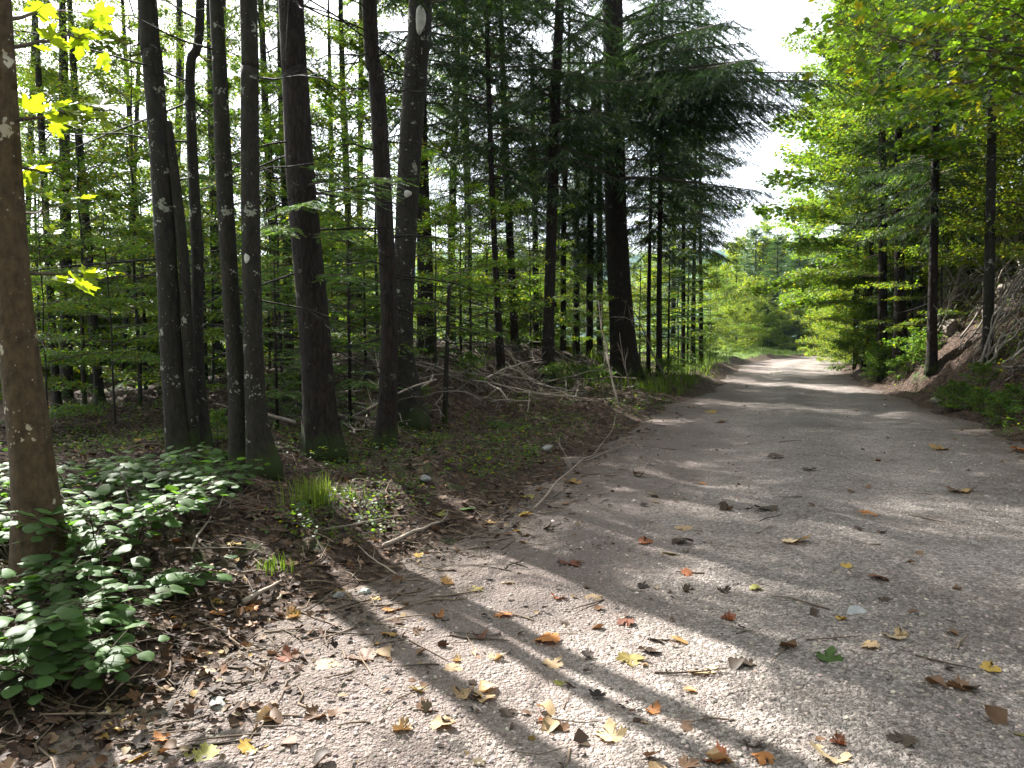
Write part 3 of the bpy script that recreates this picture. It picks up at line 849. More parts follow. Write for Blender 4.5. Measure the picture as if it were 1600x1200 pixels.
# second stem of the forked sycamore, bark scars, low boughs: parts of their trees
def tree_of(word):
    return [v for k, v in BUILT.items() if word in k][0]
root, b, C, R = tree_of('second stem splitting')
d = b[1]
pp = [at_depth(*q, d) - b for q in ((262, 190), (272, 270), (286, 400), (294, 540), (299, 640), (302, 712))]
pp[-1][2] = hz(pp[-1][0] + b[0], d) - b[2] - .1
tb = MB(); tube(tb, catmull(np.array(pp), 5), np.interp(np.linspace(0, 5, 26), range(6), np.array([12, 15, 17, 17, 18, 24]) * d / FPX / 2), 10, 0, wob=.06)
tb.build('second_stem', PAL, root)
def scar(word, px, py, wpx, hpx, name):
    root, b, C, R = tree_of(word)
    d = b[1]; p = at_depth(px, py, d) - b
    r = np.interp(p[2], C[:, 2], R); cx = np.interp(p[2], C[:, 2], C[:, 0]); cyy = np.interp(p[2], C[:, 2], C[:, 1])
    to = norm(np.array([-b[0], -b[1]]))
    a0 = math.atan2(to[1], to[0]); off = np.clip((p[0] - cx) / r, -.9, .9); a0 = a0 + math.asin(off)
    mb = MB(); V = [[cx + math.cos(a0) * r * 1.07, cyy + math.sin(a0) * r * 1.07, p[2]]]; F = []
    g = np.random.default_rng(px)
    hw = wpx * d / FPX / 2 / r; hh = hpx * d / FPX / 2
    n = 18
    for ring in (.6, 1.0, 1.02):
        for i in range(n):
            t = i / n * 6.283; k = ring * (1 + .12 * math.sin(3 * t + 1) + g.normal(0, .04))
            rr = r * (1.065 if ring < 1 else 1.05 if ring == 1.0 else .93)
            ang = a0 + hw * k * math.cos(t); zz = p[2] + hh * k * math.sin(t)
            cx2 = np.interp(zz, C[:, 2], C[:, 0]); cy2 = np.interp(zz, C[:, 2], C[:, 1])
            V.append([cx2 + math.cos(ang) * rr, cy2 + math.sin(ang) * rr, zz])
    F3 = [[0, 1 + i, 1 + (i + 1) % n] for i in range(n)]
    F4 = [[1 + q * n + i, 1 + (q + 1) * n + i, 1 + (q + 1) * n + (i + 1) % n, 1 + q * n + (i + 1) % n] for q in (0, 1) for i in range(n)]
    mb.add(V, F3, 0, (.50, .50, .44)); mb.F.append((np.array(F4), 0))
    mb.build(name, M['stone'], root)
scar('long white bark', 657, 38, 15, 42, 'bark_patch')
scar('long white bark', 637, 306, 11, 11, 'bark_spot')
scar('right one of the close pair', 386, 405, 9, 14, 'bark_spot')

def bough(root, b, p0, p1, nleaf, size, tmpl, name, rng, cols, r=.012, mat='leaf', sp=.5):
    """a leafy side bough in the tree's own space, from p0 to p1"""
    mb = MB(); s = np.linspace(0, 1, 7)
    P = p0 + (p1 - p0) * s[:, None] + rng.normal(0, .02, (7, 3)) * np.linalg.norm(p1 - p0) * s[:, None]
    tube(mb, P, np.linspace(r, .003, 7), 5, 1, cap=False)
    f = norm(p1 - p0); L = np.linalg.norm(p1 - p0)
    u = .25 + .75 * rng.random(nleaf) ** .7
    pos = np.stack([np.interp(u, s, P[:, q]) for q in range(3)], 1)
    sdv = norm(np.cross(f, [0, 0, 1.]))
    st = rng.normal(0, 1, (nleaf, 1)) * sp * L * .25 * sdv + rng.normal(0, 1, (nleaf, 1)) * np.array([0, 0, .06 * L])
    for a, c in zip(pos, st):
        tube(mb, np.array([a, a + c]), [.003, .0015], 3, 1, cap=False)
    pos = pos + st
    D = norm(f * .6 + st * 2 / L + rng.normal(0, .35, (nleaf, 3)) + np.array([0, 0, -.3]))
    U = norm(np.array([[0, 0, 1.]]) + rng.normal(0, .35, (nleaf, 3)))
    inst(mb, tmpl, frames(D, U), size * rng.uniform(.7, 1.2, nleaf), pos, 0, cols(nleaf))
    o = mb.build(name, [M[mat], M['bark_twig']], root, smooth=False)
    return o
rng = np.random.default_rng(77)
yl = lambda n: np.array([[.12, .17, .02]]) * np.exp(rng.normal(0, .15, (n, 1)))
root, b, C, R = tree_of('nearest the camera')
def bp(px, py, dd): return at_depth(px, py, dd) - b
for (a, c, nl, sz) in [((14, 190, b[1]), (172, 165, 4.0), 12, .13), ((10, 75, b[1]), (150, 50, 4.6), 10, .12), ((16, 260, b[1]), (70, 268, 4.2), 4, .11),
                       ((20, 425, b[1]), (135, 430, 4.2), 7, .12), ((10, 30, b[1]), (110, 10, 5.2), 8, .12), ((22, 330, b[1]), (80, 335, 5.0), 4, .11)]:
    bough(root, b, bp(*a), bp(*c), nl, sz, MAP_F, 'leafy_bough', rng, yl)
root, b, C, R = build_tree('maple_tree', 'big leafed maple at the far right whose long boughs hang into the top right corner', 'tree', [(1740, 500, 30), (1742, 300, 26), (1745, 100, 22)], 14, 'mapH', PAL, 10.5, 4, sides=9)
for q, (px, py, dd, nl) in enumerate([(1285, 35, 9.0, 44), (1330, 75, 9.6, 40), (1420, 40, 10, 40), (1500, 120, 10.2, 40), (1570, 60, 9.6, 30), (1300, -20, 9.5, 40), (1480, -10, 9.8, 40)]):
    z0 = at_depth(px, py, dd)[2] - b[2] + rng.uniform(-.6, .5)
    p0 = np.array([np.interp(z0, C[:, 2], C[:, 0]), np.interp(z0, C[:, 2], C[:, 1]), z0])
    bough(root, b, p0, at_depth(px, py, dd) - b, nl * 3, .125, MAP_F, 'leafy_bough', rng, lambda n: leafcols(n, rng, (.06, .115, .02), .3), r=.02, sp=.55)
root, b, C, R = tree_of('boughs reaching over')
for (px, py, dd) in [(1140, 45, 16.5), (1165, 115, 17), (1225, 50, 15.5), (1150, -30, 16), (1215, 120, 17), (1240, 0, 15), (1205, 85, 16.5), (1180, 20, 16.0), (1190, 150, 17.5), (1120, 255, 18), (840, 60, 17), (800, 170, 17.5), (860, 230, 18)]:
    mb = MB(); acc = []
    tgt = at_depth(px, py, dd) - b
    z0 = tgt[2] + rng.uniform(.5, 1.3)
    p0 = np.array([np.interp(z0, C[:, 2], C[:, 0]), np.interp(z0, C[:, 2], C[:, 1]), z0]); v = tgt - p0
    spruce_branch(mb, acc, p0, math.atan2(v[1], v[0]), np.linalg.norm(v[:2]) * 1.05, -.08, .22, rng, hang=.65, tsize=.15, width=.36, bare=.08, density=1.15, minl=.18)
    flush_twigs(mb, acc, rng, TWG, (.022, .042, .017), (.045, .08, .022), tips=.12)
    mb.build('bough', [M['needle'], M['bark_twig']], root, smooth=False)
# young fir boughs in the light around the thick mossy spruce
root, b, C, R = tree_of('flared mossy foot')
for (px, py, d, ln, az) in [(560, 360, 7.6, 1.3, 2.9), (455, 310, 7.2, .9, 3.3), (430, 350, 7.4, 1, 3), (580, 270, 7.4, 1, 3), (540, 250, 7.6, 1.1, 2.7), (520, 430, 7.8, 1.2, 3.4), (600, 300, 7.9, 1.1, 3.0), (500, 200, 8.4, 1.5, -.3)]:
    mb = MB(); acc = []
    p0 = np.array([np.interp(at_depth(px, py, b[1])[2] - b[2], C[:, 2], C[:, q]) for q in range(2)] + [at_depth(px, py, d)[2] - b[2]])
    tgt = at_depth(px, py, d) - b
    v = tgt - p0; azz = math.atan2(v[1], v[0])
    spruce_branch(mb, acc, p0, azz, max(1.0, np.linalg.norm(v) * 1.25), .12, .25, rng, hang=.3, tsize=.11, width=.45, bare=.2, density=1.0)
    flush_twigs(mb, acc, rng, TWG, (.04, .075, .028), (.09, .14, .035), tips=.45)
    mb.build('bough', [M['needle'], M['bark_twig']], root, smooth=False)

# background trees: foot px, distance, top px at the height of py 150, width px
BG = [
 (92, 700, 11.5, 62, 11, 'beL', 'thin dark stem left of the sycamores, a hand from the nearest trunk'),
 (106, 690, 12.5, 100, 17, 'beL', 'dark trunk in the left wood with sunlit leaves behind, twin nearer the big trunk'),
 (158, 700, 12, 118, 13, 'beL', 'dark leaning stem in the left wood, twin nearer the lichen sycamore'),
 (190, 660, 15, 215, 8, 'beL', 'thin bent stem leaning right in front of the bright left meadow'),
 (340, 600, 15, 330, 14, 'beL', 'dim trunk showing between the thin stem and the joined pair'),
 (436, 562, 17, 414, 13, 'beL', 'left of two thin stems right of the joined pair, leaning left'),
 (452, 562, 17.5, 440, 14, 'spB', 'right of two thin stems just left of the thick mossy spruce'),
 (526, 550, 20, 516, 8, 'beL', 'spindly stem just right of the thick mossy spruce'),
 (549, 552, 18, 536, 11, 'beL', 'thin stem halfway from the mossy spruce to the crossing trunks'),
 (705, 525, 22, 713, 12, 'spB', 'dim stem behind the knee high sapling'),
 (733, 540, 24, 728, 8, 'beL', 'faint thin stem left of the thin straight spruce'),
 (838, 520, 25, 832, 9, 'spB', 'thin stem just left of the straight pole tree'),
 (880, 520, 24, 888, 8, 'spB', 'first thin stem right of the straight pole tree'),
 (901, 515, 26, 906, 9, 'spB', 'second thin stem right of the straight pole tree'),
 (921, 515, 25, 928, 10, 'spB', 'third thin stem right of the straight pole tree'),
 (938, 520, 28, 936, 9, 'spB', 'thin stem just left of the tall roadside spruce'),
 (1052, 520, 34, 1050, 7, 'beL', 'faint stem in the shade right of the roadside spruce'),
 (1068, 525, 30, 1066, 6, 'spB', 'slight stem in the shade nearer the sunny bend'),
 (30, 660, 14, 50, 9, 'beL', 'thin stem half hidden behind the nearest trunk'),
 (235, 640, 17, 200, 9, 'beL', 'thin stem in the leaves left of the lichen sycamore'),
]
for px, py, d, tx, wp, cr, label in BG:
    build_tree('slender_tree', label, 'tree', [(px, py, wp * 1.15), ((px + tx) / 2 + random.uniform(-3, 3), (py + 150) / 2, wp), (tx, 150, wp * .85)], 7.6 if ('twin' in label or 'nearest trunk' in label) else random.uniform(9.5, 13), cr, SPR if cr == 'spB' else PAL, d, 6, group='slender trees in the left wood', sides=8, flare=.3)
# the wood behind, to its far edge
rng = np.random.default_rng(91)
cnt = 0
while cnt < 5:
    y = rng.uniform(15, 42); t = -rng.uniform(6.5, 17)
    x = float(centre(y)) + t * 1.06
    if y < 19 and x > -3.5 and x < 2.5: continue
    cnt += 1
    px = 800 + x / y * FPX
    sp = rng.random() < (.35 if px < 480 else .7)
    build_tree('slender_tree', 'thin dark stem far back in the left wood', 'tree', [(px, 540, rng.uniform(.12, .24) * FPX / y), (px + rng.uniform(-12, 12), 350, .14 * FPX / y), (px + rng.uniform(-20, 20), 150, .12 * FPX / y)], rng.uniform(8, 14), 'spB' if sp else 'beL', SPR if sp else PAL, y, 5, group='thin stems at the back of the left wood', sides=7, flare=.3)
# trees that stand up the right bank and beyond the bend
RT = [
 (1545, 17, 12, 'mapH', 'maple_tree', 'bright maple high on the brushy right bank'),
 (1630, 18, 15, 'spB', 'spruce_tree', 'dark spruce above the dead brush at the right edge'),
 (1515, 23, 17, 'tall', 'beech_tree', 'leafy beech on the bank behind the dark straight right trunk'),
 (1570, 27, 19, 'spA', 'spruce_tree', 'tall spruce up the slope behind the brush'),
 (1440, 30, 19, 'tall', 'beech_tree', 'tall green beech behind the forked right trunk'),
 (1352, 33, 19, 'tall', 'beech_tree', 'sunlit yellow green beech leaning over the right of the road before the bend'),
 (1325, 41, 20, 'tall', 'beech_tree', 'bright beech at the inside of the bend'),
 (1395, 37, 21, 'spA', 'spruce_tree', 'spruce among the bright beeches on the right bank'),
 (1470, 40, 20, 'tall', 'beech_tree', 'beech far up the right bank'),
 (1690, 14, 13, 'beB', 'beech_tree', 'beech at the right edge with its foot on the steep bank'),
 (1375, 30, 11, 'mapB', 'maple_tree', 'yellowish maple filling the gap between the roadside trunks on the right'),
]
for px, d, H, cr, nm, label in RT:
    build_tree(nm, label, 'tree', [(px, 500, .22 * FPX / d), (px + 3, 300, .19 * FPX / d), (px + 6, 100, .16 * FPX / d)], H, cr, SPR if cr[:2] == 'sp' else PAL, d, 6, group='trees on the right bank', sides=9, cs=None)
FAR = [
 (1214, 60, 9, 'spC', 'spruce_tree', 'bluish young spruce behind the bend, left of the dense dark one'),
 (1248, 57, 9, 'spC', 'spruce_tree', 'dense dark spruce right behind the sunny bend'),
 (1282, 58, 8.5, 'spC', 'spruce_tree', 'dark spruce at the right end of the bend'),
 (1180, 66, 10.5, 'spC', 'spruce_tree', 'pale young spruce left of the group behind the bend'),
 (1150, 55, 6.5, 'beA', 'beech_tree', 'low bright tree behind the left verge grass at the bend'),
 (1262, 66, 13, 'mapB', 'maple_tree', 'yellow green maple standing over the dark spruces behind the bend'),
 (1300, 63, 13, 'beA', 'beech_tree', 'light green beech behind the right end of the bend'),
 (1196, 74, 12.5, 'beA', 'beech_tree', 'light beech behind the pale young spruce'),
 (1118, 64, 7.5, 'mapB', 'maple_tree', 'small yellow tree glowing behind the last slim spruces'),
]
for px, d, H, cr, nm, label in FAR:
    build_tree(nm, label, 'tree', [(px, 520, .2 * FPX / d), (px, 480, .16 * FPX / d)], H, cr, SPR if cr[:2] == 'sp' else PAL, d, 0, group='trees behind the bend', sides=7)

# ------------------------------------------------------------------ saplings and bushes
def plant(protos, k, name, label, cat, px, d, s, group, fol='crown', stem='trunk', onroad=False, py=None):
    if py is not None: b = ground_hit(px, py)
    else:
        a = at_depth(px, 500, d); b = np.array([a[0], d, hz(a[0], d)])
    t, c = protos[k]
    r = thing(name, label, cat, (b[0], b[1], b[2] - .03), random.random() * 6.28, group)
    u = put_copy(t, r, scale=s); v = put_copy(c, r, scale=s)
    u.name = stem; v.name = fol
    return r
SAPS = [(70, 8.6, 0, 'leafy sapling filling the gap right of the nearest trunk'), (128, 10.5, 1, 'small sapling in front of the left twin stems'), (175, 9.2, 0, 'spreading sapling under the yellow maple leaves'),
 (215, 11.5, 2, 'tall sapling left of the lichen sycamore'), (60, 13, 2, 'tall yellowish sapling far left before the meadow'), (140, 15.5, 2, 'sunlit sapling at the edge of the left meadow'),
 (330, 13, 0, 'sapling behind the thin stem and the joined pair'), (440, 12, 0, 'sapling with flat sprays left of the thick mossy spruce'), (420, 17, 2, 'tall sapling behind the joined pair'),
 (545, 12.5, 0, 'sapling with flat sprays right of the thick mossy spruce'), (590, 16, 2, 'tall sapling behind the crossing trunks'), (680, 14, 1, 'small pale sapling behind the knee high stem'), (735, 15, 1, 'small sapling on the knoll left of the thin spruce'),
 (760, 19, 0, 'sapling on the knoll top'), (830, 21, 0, 'sapling behind the straight pole tree'), (905, 23, 1, 'low sapling between the pole tree and the roadside spruce'), (1000, 27, 2, 'sapling behind the roadside spruce'), (1060, 31, 2, 'sapling in the shade by the left verge'), (1110, 37, 0, 'bright sapling at the end of the left verge'),
 (300, 17, 2, 'tall sapling behind the forked sycamore'), (20, 10.5, 1, 'small sapling behind the nearest trunk')]
for px, d, k, label in SAPS:
    plant(SAP, k, 'sapling', label, 'sapling', px, d, .62 if ('right of the nearest trunk' in label or 'under the yellow' in label) else random.uniform(.9, 1.15), 'saplings in the left wood')
RB = [(1345, 31, 0, 1.2, 'bright bush on the right verge near the bend'), (1322, 35, 2, 1.0, 'yellow green bush at the inside of the bend'), (1372, 28, 0, 1.0, 'bush at the foot of the leftmost right trunk'), (1415, 26.5, 1, 1.3, 'low bush under the forked right trunk'),
 (1485, 23.5, 1, .8, 'bush behind the dark straight right trunk'), (1440, 21.5, 1, 1.0, 'low leafy clump left of the dark straight right trunk'), 
 (1540, 15.5, 1, .5, 'bright leafy clump above the pale verge stone'), (1590, 13.5, 1, .5, 'leafy clump at the right edge of the picture by the verge'), (1385, 24.5, 1, 1.0, 'low clump left of the forked right trunk'), (1335, 30, 1, 1.2, 'low clump at the road edge near the bend'),
 (1310, 39, 2, 1.2, 'bush beside the sunlit patch of road'), (1340, 38, 2, 1.6, 'tall yellow green bush behind the right verge'), (1305, 45, 2, 1.5, 'bush where the road disappears'), (1365, 34, 2, 1.5, 'big bush behind the leftmost right trunk'), (1420, 31, 2, 1.4, 'big bush uphill behind the forked right trunk')]
for px, d, k, s, label in RB:
    plant(BUSH, k, 'bush', label, 'bush', px, d, s, 'bushes on the right verge', fol='foliage', stem='stem')
LB = [(905, 612, 1, .55, 'pale leafy bramble clump at the road edge under the roadside spruce'), (868, 606, 1, .5, 'smaller bramble clump left of the one under the roadside spruce'), (935, 604, 1, .5, 'bramble clump touching the foot of the roadside spruce'), (1040, 596, 1, .6, 'low clump on the left verge right of the roadside spruce'),
 (650, 640, 1, .35, 'little green clump at the foot of the white patched trunk'), (735, 600, 1, .5, 'green clump on the knoll'), (340, 700, 1, .35, 'small green clump between the thin stem and the joined pair')]
for px, py, k, s, label in LB:
    plant(BUSH, k, 'bramble_bush', label, 'bush', px, 0, s, 'low clumps on the left forest floor', fol='foliage', stem='stem', py=py)
VB = [(1085, 37, 0, .8, 'bush on the left verge before the bend'), (1120, 43, 2, .9, 'yellow green bush at the left end of the bend'), (1145, 48, 2, 1.0, 'pale bush behind the verge grass at the bend'), (1168, 53, 2, 1.1, 'pale bush left of the young spruces behind the bend'), (1100, 40, 0, 1.0, 'leafy bush under the last slim spruces'),
 (1200, 55, 0, 1.2, 'low bush in front of the bluish young spruce')]
for px, d, k, s, label in VB:
    plant(BUSH, k, 'bush', label, 'bush', px, d, s, 'bushes at the bend', fol='foliage', stem='stem')
MEADB = [(40, 24, 2, 'bush out on the sunny left meadow, far left'), (160, 27, 2, 'bush out on the sunny meadow between the twin stems'), (360, 30, 2, 'bush on the meadow behind the joined pair'), (450, 33, 2, 'bush on the meadow behind the two thin stems'), (560, 34, 2, 'bush on the meadow behind the crossing trunks'), (260, 31, 2, 'bush on the meadow behind the forked sycamore')]
MEADB += [(90, 30, 0, 'low bush on the far left meadow'), (210, 24, 0, 'low bush on the meadow by the bent stem'), (410, 27, 0, 'low bush on the meadow left of the two thin stems'), (520, 28, 2, 'bush on the meadow seen right of the mossy spruce'), (620, 38, 2, 'bush on the meadow behind the white patched trunk'), (720, 44, 2, 'bush far out behind the knoll'), (800, 50, 2, 'bush far out behind the pole tree'), (310, 22, 2, 'bush at the wood edge left of the dim trunk'), (10, 18, 0, 'bush at the left picture edge behind the nearest trunk')]
for px, d, k, label in MEADB:
    plant(BUSH, k, 'bush', label, 'bush', px, d, 1.7, 'bushes on the meadow', fol='foliage', stem='stem')
rng = np.random.default_rng(95)
for q in range(34):
    y = rng.uniform(14, 27); t = -rng.uniform(14.5, 19); x = float(centre(y)) + t * 1.06
    if abs(x) > y * .75: continue
    plant(BUSH, [2, 2, 0][q % 3], 'bush', 'yellow green bush in the thicket between the left wood and the meadow', 'bush', 800 + x / y * FPX, y, rng.uniform(.9, 1.7), 'thicket at the meadow edge', fol='foliage', stem='stem')
for x, y, H, label in [(-7, 18.5, 20, 'tall beech with a high crown behind the forked sycamore'), (-4.2, 21, 19, 'tall beech with a high crown behind the joined pair'), (-9.2, 21, 20, 'tall beech at the meadow edge behind the tall saplings'), (-1.5, 25, 20, 'tall beech on the back of the knoll')]:  # beeches added so their high crowns soften and break up the sun flecks
    px = 800 + x / y * FPX
    build_tree('beech_tree', label, 'tree', [(px, 560, .20 * FPX / y), (px + 2, 350, .17 * FPX / y), (px + rng.uniform(-8, 8), 150, .15 * FPX / y)], H, 'can', PAL, y, 5, group='tall beeches added in the left wood to dapple the sun', sides=9)
for x, y, H, cr, label in [(-4.5, -4, 17, 'tall', 'unseen beech added for shade behind the viewpoint on the left'), (-3.5, -10, 19, 'tall', 'unseen beech added for shade further behind the viewpoint on the left'), (-9, -7, 18, 'spA', 'unseen spruce added for shade behind the viewpoint on the left'), (4.2, -5, 17, 'tall', 'unseen beech added for shade behind the viewpoint on the right'), (3, -11, 19, 'tall', 'unseen beech added for shade further behind the viewpoint on the right'), (8.5, -3, 18, 'spA', 'unseen spruce added for shade behind the viewpoint on the right'), (-7, -1, 16, 'tall', 'unseen beech added for shade left of the viewpoint'), (-1, -17, 19, 'tall', 'unseen beech added for shade far behind the viewpoint')]:  # trees added out of view to dim the light from behind
    r = thing('beech_tree' if cr == 'tall' else 'spruce_tree', label, 'tree', (x, y, hz(x, y)), 0, 'unseen trees added for shade behind the viewpoint')
    tb = MB(); tube(tb, np.array([[0, 0, -.2], [0, 0, 2], [.1, 0, H * .5], [.1, .1, H]]), [.24, .2, .13, .02], 9); tb.build('trunk', PAL, r)
    put_copy(CR[cr][0], r, (0, 0, 0), (0, 0, x), H / CR[cr][1])
rng = np.random.default_rng(97)
for q in range(30):
    y = rng.uniform(24, 46); t = -rng.uniform(8.5, 15.5); x = float(centre(y)) + t * 1.06
    plant(BUSH, [2, 2, 0][q % 3], 'bush', 'yellow green bush in the undergrowth at the back of the wood behind the knoll', 'bush', 800 + x / y * FPX, y, rng.uniform(1.1, 1.9), 'undergrowth behind the knoll', fol='foliage', stem='stem')
for q in range(16):
    y = rng.uniform(17, 34); t = -rng.uniform(6.5, 12); x = float(centre(y)) + t * 1.06
    plant(SAP, q % 3, 'sapling', 'slender sapling with flat sprays among the stems behind the knoll', 'sapling', 800 + x / y * FPX, y, rng.uniform(.55, .95), 'saplings behind the knoll')
for q in range(22):
    y = rng.uniform(9.5, 32); t = rng.uniform(3.0, 3.9); x = float(centre(y)) + t * 1.06 / float(taper(y)) ** .5
    plant(BUSH, 1, 'bush', 'low green clump in the leafy strip along the right road edge', 'bush', 800 + x / y * FPX, y, rng.uniform(.45, .85) * (.6 if y < 17 else 1), 'leafy strip along the right road edge', fol='foliage', stem='stem')
for q, (px, d, k, s, label) in enumerate([(1535, 22, 2, 1.5, 'large bush at the top of the brushy bank'), (1590, 20, 2, 1.5, 'large bush at the top of the bank near the right edge'), (1480, 26, 2, 1.5, 'bush behind the dark straight right trunk, up the bank'), (1640, 17, 2, 1.6, 'bush cut by the right picture edge at the top of the bank'), (1450, 27, 0, 1.5, 'bush between the forked and the dark straight right trunks')]):
    plant(BUSH, k, 'bush', label, 'bush', px, d, s, 'bushes up the right bank', fol='foliage', stem='stem')
for q, (px, d, k, s, label) in enumerate([(1470, 22, 2, 1.0, 'tall sapling on the bank right of the dark straight right trunk'), (1425, 25, 2, 1.0, 'tall sapling right of the forked right trunk'), (1395, 27, 0, 1.1, 'sapling between the leftmost and the forked right trunks'), (1575, 22, 2, 1.2, 'tall sapling at the top of the bank')]):
    plant(SAP, k, 'sapling', label, 'sapling', px, d, s, 'saplings on the right bank')
for q, (px, d, k, s, label) in enumerate([(1150, 58, 2, 2.0, 'bright bush closing the view left behind the bend'), (1190, 60, 2, 1.8, 'bright bush at the foot of the pale young spruce'), (1232, 55, 2, 1.3, 'bright bush before the dense dark spruce'), (1270, 57, 0, 1.6, 'leafy bush at the right foot of the dense dark spruce'), (1300, 55, 2, 1.8, 'bright bush at the far right of the bend'), (1120, 52, 2, 2.0, 'tall bright bush at the left of the bend'), (1210, 66, 2, 3.2, 'tall pale green bush behind the bluish young spruce'), (1165, 70, 2, 3.4, 'tall pale bush furthest back left of the bend')]):
    plant(BUSH, k, 'bush', label, 'bush', px, d, s, 'bushes closing the view at the bend', fol='foliage', stem='stem')
build_tree('maple_tree', 'yellow green maple at the right verge reaching toward the sky gap', 'tree', [(1338, 520, 9), (1340, 300, 8), (1336, 100, 6)], 15, 'mapB', PAL, 32, 3, sides=8)
px = 800 - 13.5 / 18.5 * FPX  # extra beech added off the left edge, its thin crown dapples the sunlit ground
build_tree('beech_tree', 'tall beech with a thin high crown far left behind the twin stems', 'tree', [(px, 560, 12), (px + 2, 350, 11), (px + 4, 150, 10)], 17, 'beH', PAL, 18.5, 5, group='tall beeches added in the left wood to dapple the sun', sides=9)
for px, d, s, label in [(470, 11.2, 1.0, 'young fir behind the thick mossy spruce'), (430, 9.6, .75, 'small bright fir left of the thick mossy spruce'), (545, 10.5, .9, 'bright young fir at the right of the thick mossy spruce'), (720, 16, 1.0, 'young fir on the slope of the knoll behind the knee high sapling'), (760, 22, 1.3, 'young fir at the back of the knoll'), (1045, 26, 1.6, 'dark young fir right of the roadside spruce'), (1075, 32, 1.8, 'dark young fir in the shade before the bend'), (920, 27, 1.4, 'young fir among the thin stems right of the pole tree'), (640, 20, 1.4, 'young fir behind the white patched trunk'), (320, 14, 1.2, 'young fir seen between the thin stem and the joined pair'), (225, 13.5, 1.2, 'young fir left of the forked sycamore'), (570, 13.5, .9, 'young fir between the mossy spruce and the crossing trunks'), (1135, 50, 1.6, 'young fir in the sun left of the bend')]:
    a = at_depth(px, 500, d); r = thing('young_fir', label, 'tree', (a[0], d, hz(a[0], d) - .03), 1.0)
    put_copy(CR['spD'][0], r, scale=s)
    tb = MB(); tube(tb, np.array([[0, 0, 0], [0, 0, 1.6 * s], [0, 0, 3.1 * s]]), [.03 * s, .02 * s, .005], 6); tb.build('trunk', SPR, r)
# ------------------------------------------------------------------ shrub with broad leaves at the lower left
def broad_shrub(label, px, py, h, spread, nst, lsize, seed, lean=(0, 0)):
    rng = np.random.default_rng(seed)
    b = ground_hit(px, py)
    root = thing('hazel_shrub', label, 'shrub', (b[0], b[1], b[2] - .02), 0, 'broad leaved shrubs at the lower left')
    st = MB(); fo = MB(); P = []; D = []; U = []; S = []
    for i in range(nst):
        az = rng.random() * 6.28; L = h * rng.uniform(.7, 1.15)
        f = np.array([math.cos(az) * spread + lean[0], math.sin(az) * spread + lean[1], 1.0])
        s = np.linspace(0, 1, 7)
        Q = f * (L * s)[:, None]; Q[:, 2] -= .30 * L * s ** 2.2
        Q[:, :2] += (np.array([math.cos(az), math.sin(az)]) * .35 * L) * (s ** 2)[:, None]
        tube(st, Q, np.linspace(.006, .002, 7), 5)
        m = int(12 + L * 22)
        for j in range(m):
            u = .28 + .72 * (j + .5) / m
            p = np.array([np.interp(u, s, Q[:, q]) for q in range(3)])
            a = j * 2.6 + rng.normal(0, .5)
            d = norm(np.array([math.cos(a), math.sin(a), rng.normal(-.02, .15)]))
            pl = rng.uniform(.03, .15)
            e = p + d * pl + np.array([0, 0, .015])
            tube(st, np.array([p, e]), [.0022, .0014], 3, cap=False)
            P.append(e); D.append(norm(d + np.array([0, 0, -.18]))); U.append(norm(np.array([0, 0, 1.]) + rng.normal(0, .22, 3))); S.append(lsize * rng.uniform(.4, 1.15))
    n = len(P)
    c = np.array([[.062, .118, .034]]) * np.exp(rng.normal(0, .22, (n, 1))) * np.array([[1, 1, 1]])
    S = np.array(S)
    inst(fo, RO, frames(np.array(D), np.array(U)), np.stack([S * rng.uniform(1.0, 1.2, n), S, S], 1), np.array(P), 0, c)
    st.build('stem', M['bark_twig'], root); fo.build('foliage', M['shrub_leaf'], root, smooth=True)
SH = [(95, 1085, .34, .5, 4, .105, 'lowest shrub in the left corner, big dark green leaves near the gravel'), (20, 1045, .42, .5, 4, .10, 'shrub cut by the left picture edge, dark leaves below the nearest trunk'),
 (165, 985, .36, .6, 5, .10, 'shrub just right of the nearest trunk foot with leaves in the sun'), (55, 965, .44, .5, 5, .10, 'shrub in front of the foot of the nearest trunk'), (270, 925, .22, .7, 4, .09, 'low shrub reaching furthest right over the dark soil'),
 (150, 880, .55, .6, 5, .09, 'taller shrub right behind the nearest trunk'), (215, 850, .50, .6, 6, .09, 'shrub in the middle of the left thicket with grey shining leaves'), (300, 815, .42, .7, 6, .09, 'shrub whose pale flat leaves spread toward the joined pair of trunks'),
 (115, 800, .60, .6, 5, .095, 'shrub behind the nearest trunk with white shining leaves on top'), (350, 770, .30, .8, 6, .09, 'furthest shrub, pale shining leaves by the forked sycamore foot'), (20, 880, .5, .6, 5, .09, 'shrub left of the nearest trunk, mostly in shade'), (210, 780, .50, .7, 5, .09, 'shrub with white leaves beneath the twin stems'),
 (255, 770, .46, .7, 5, .09, 'shrub with white leaves left of the forked sycamore foot')]
for i, (px, py, h, sp, ns, ls, lab) in enumerate(SH):
    broad_shrub(lab, px, py, h * 1.05, sp, ns + 1, ls * .86, 300 + i)

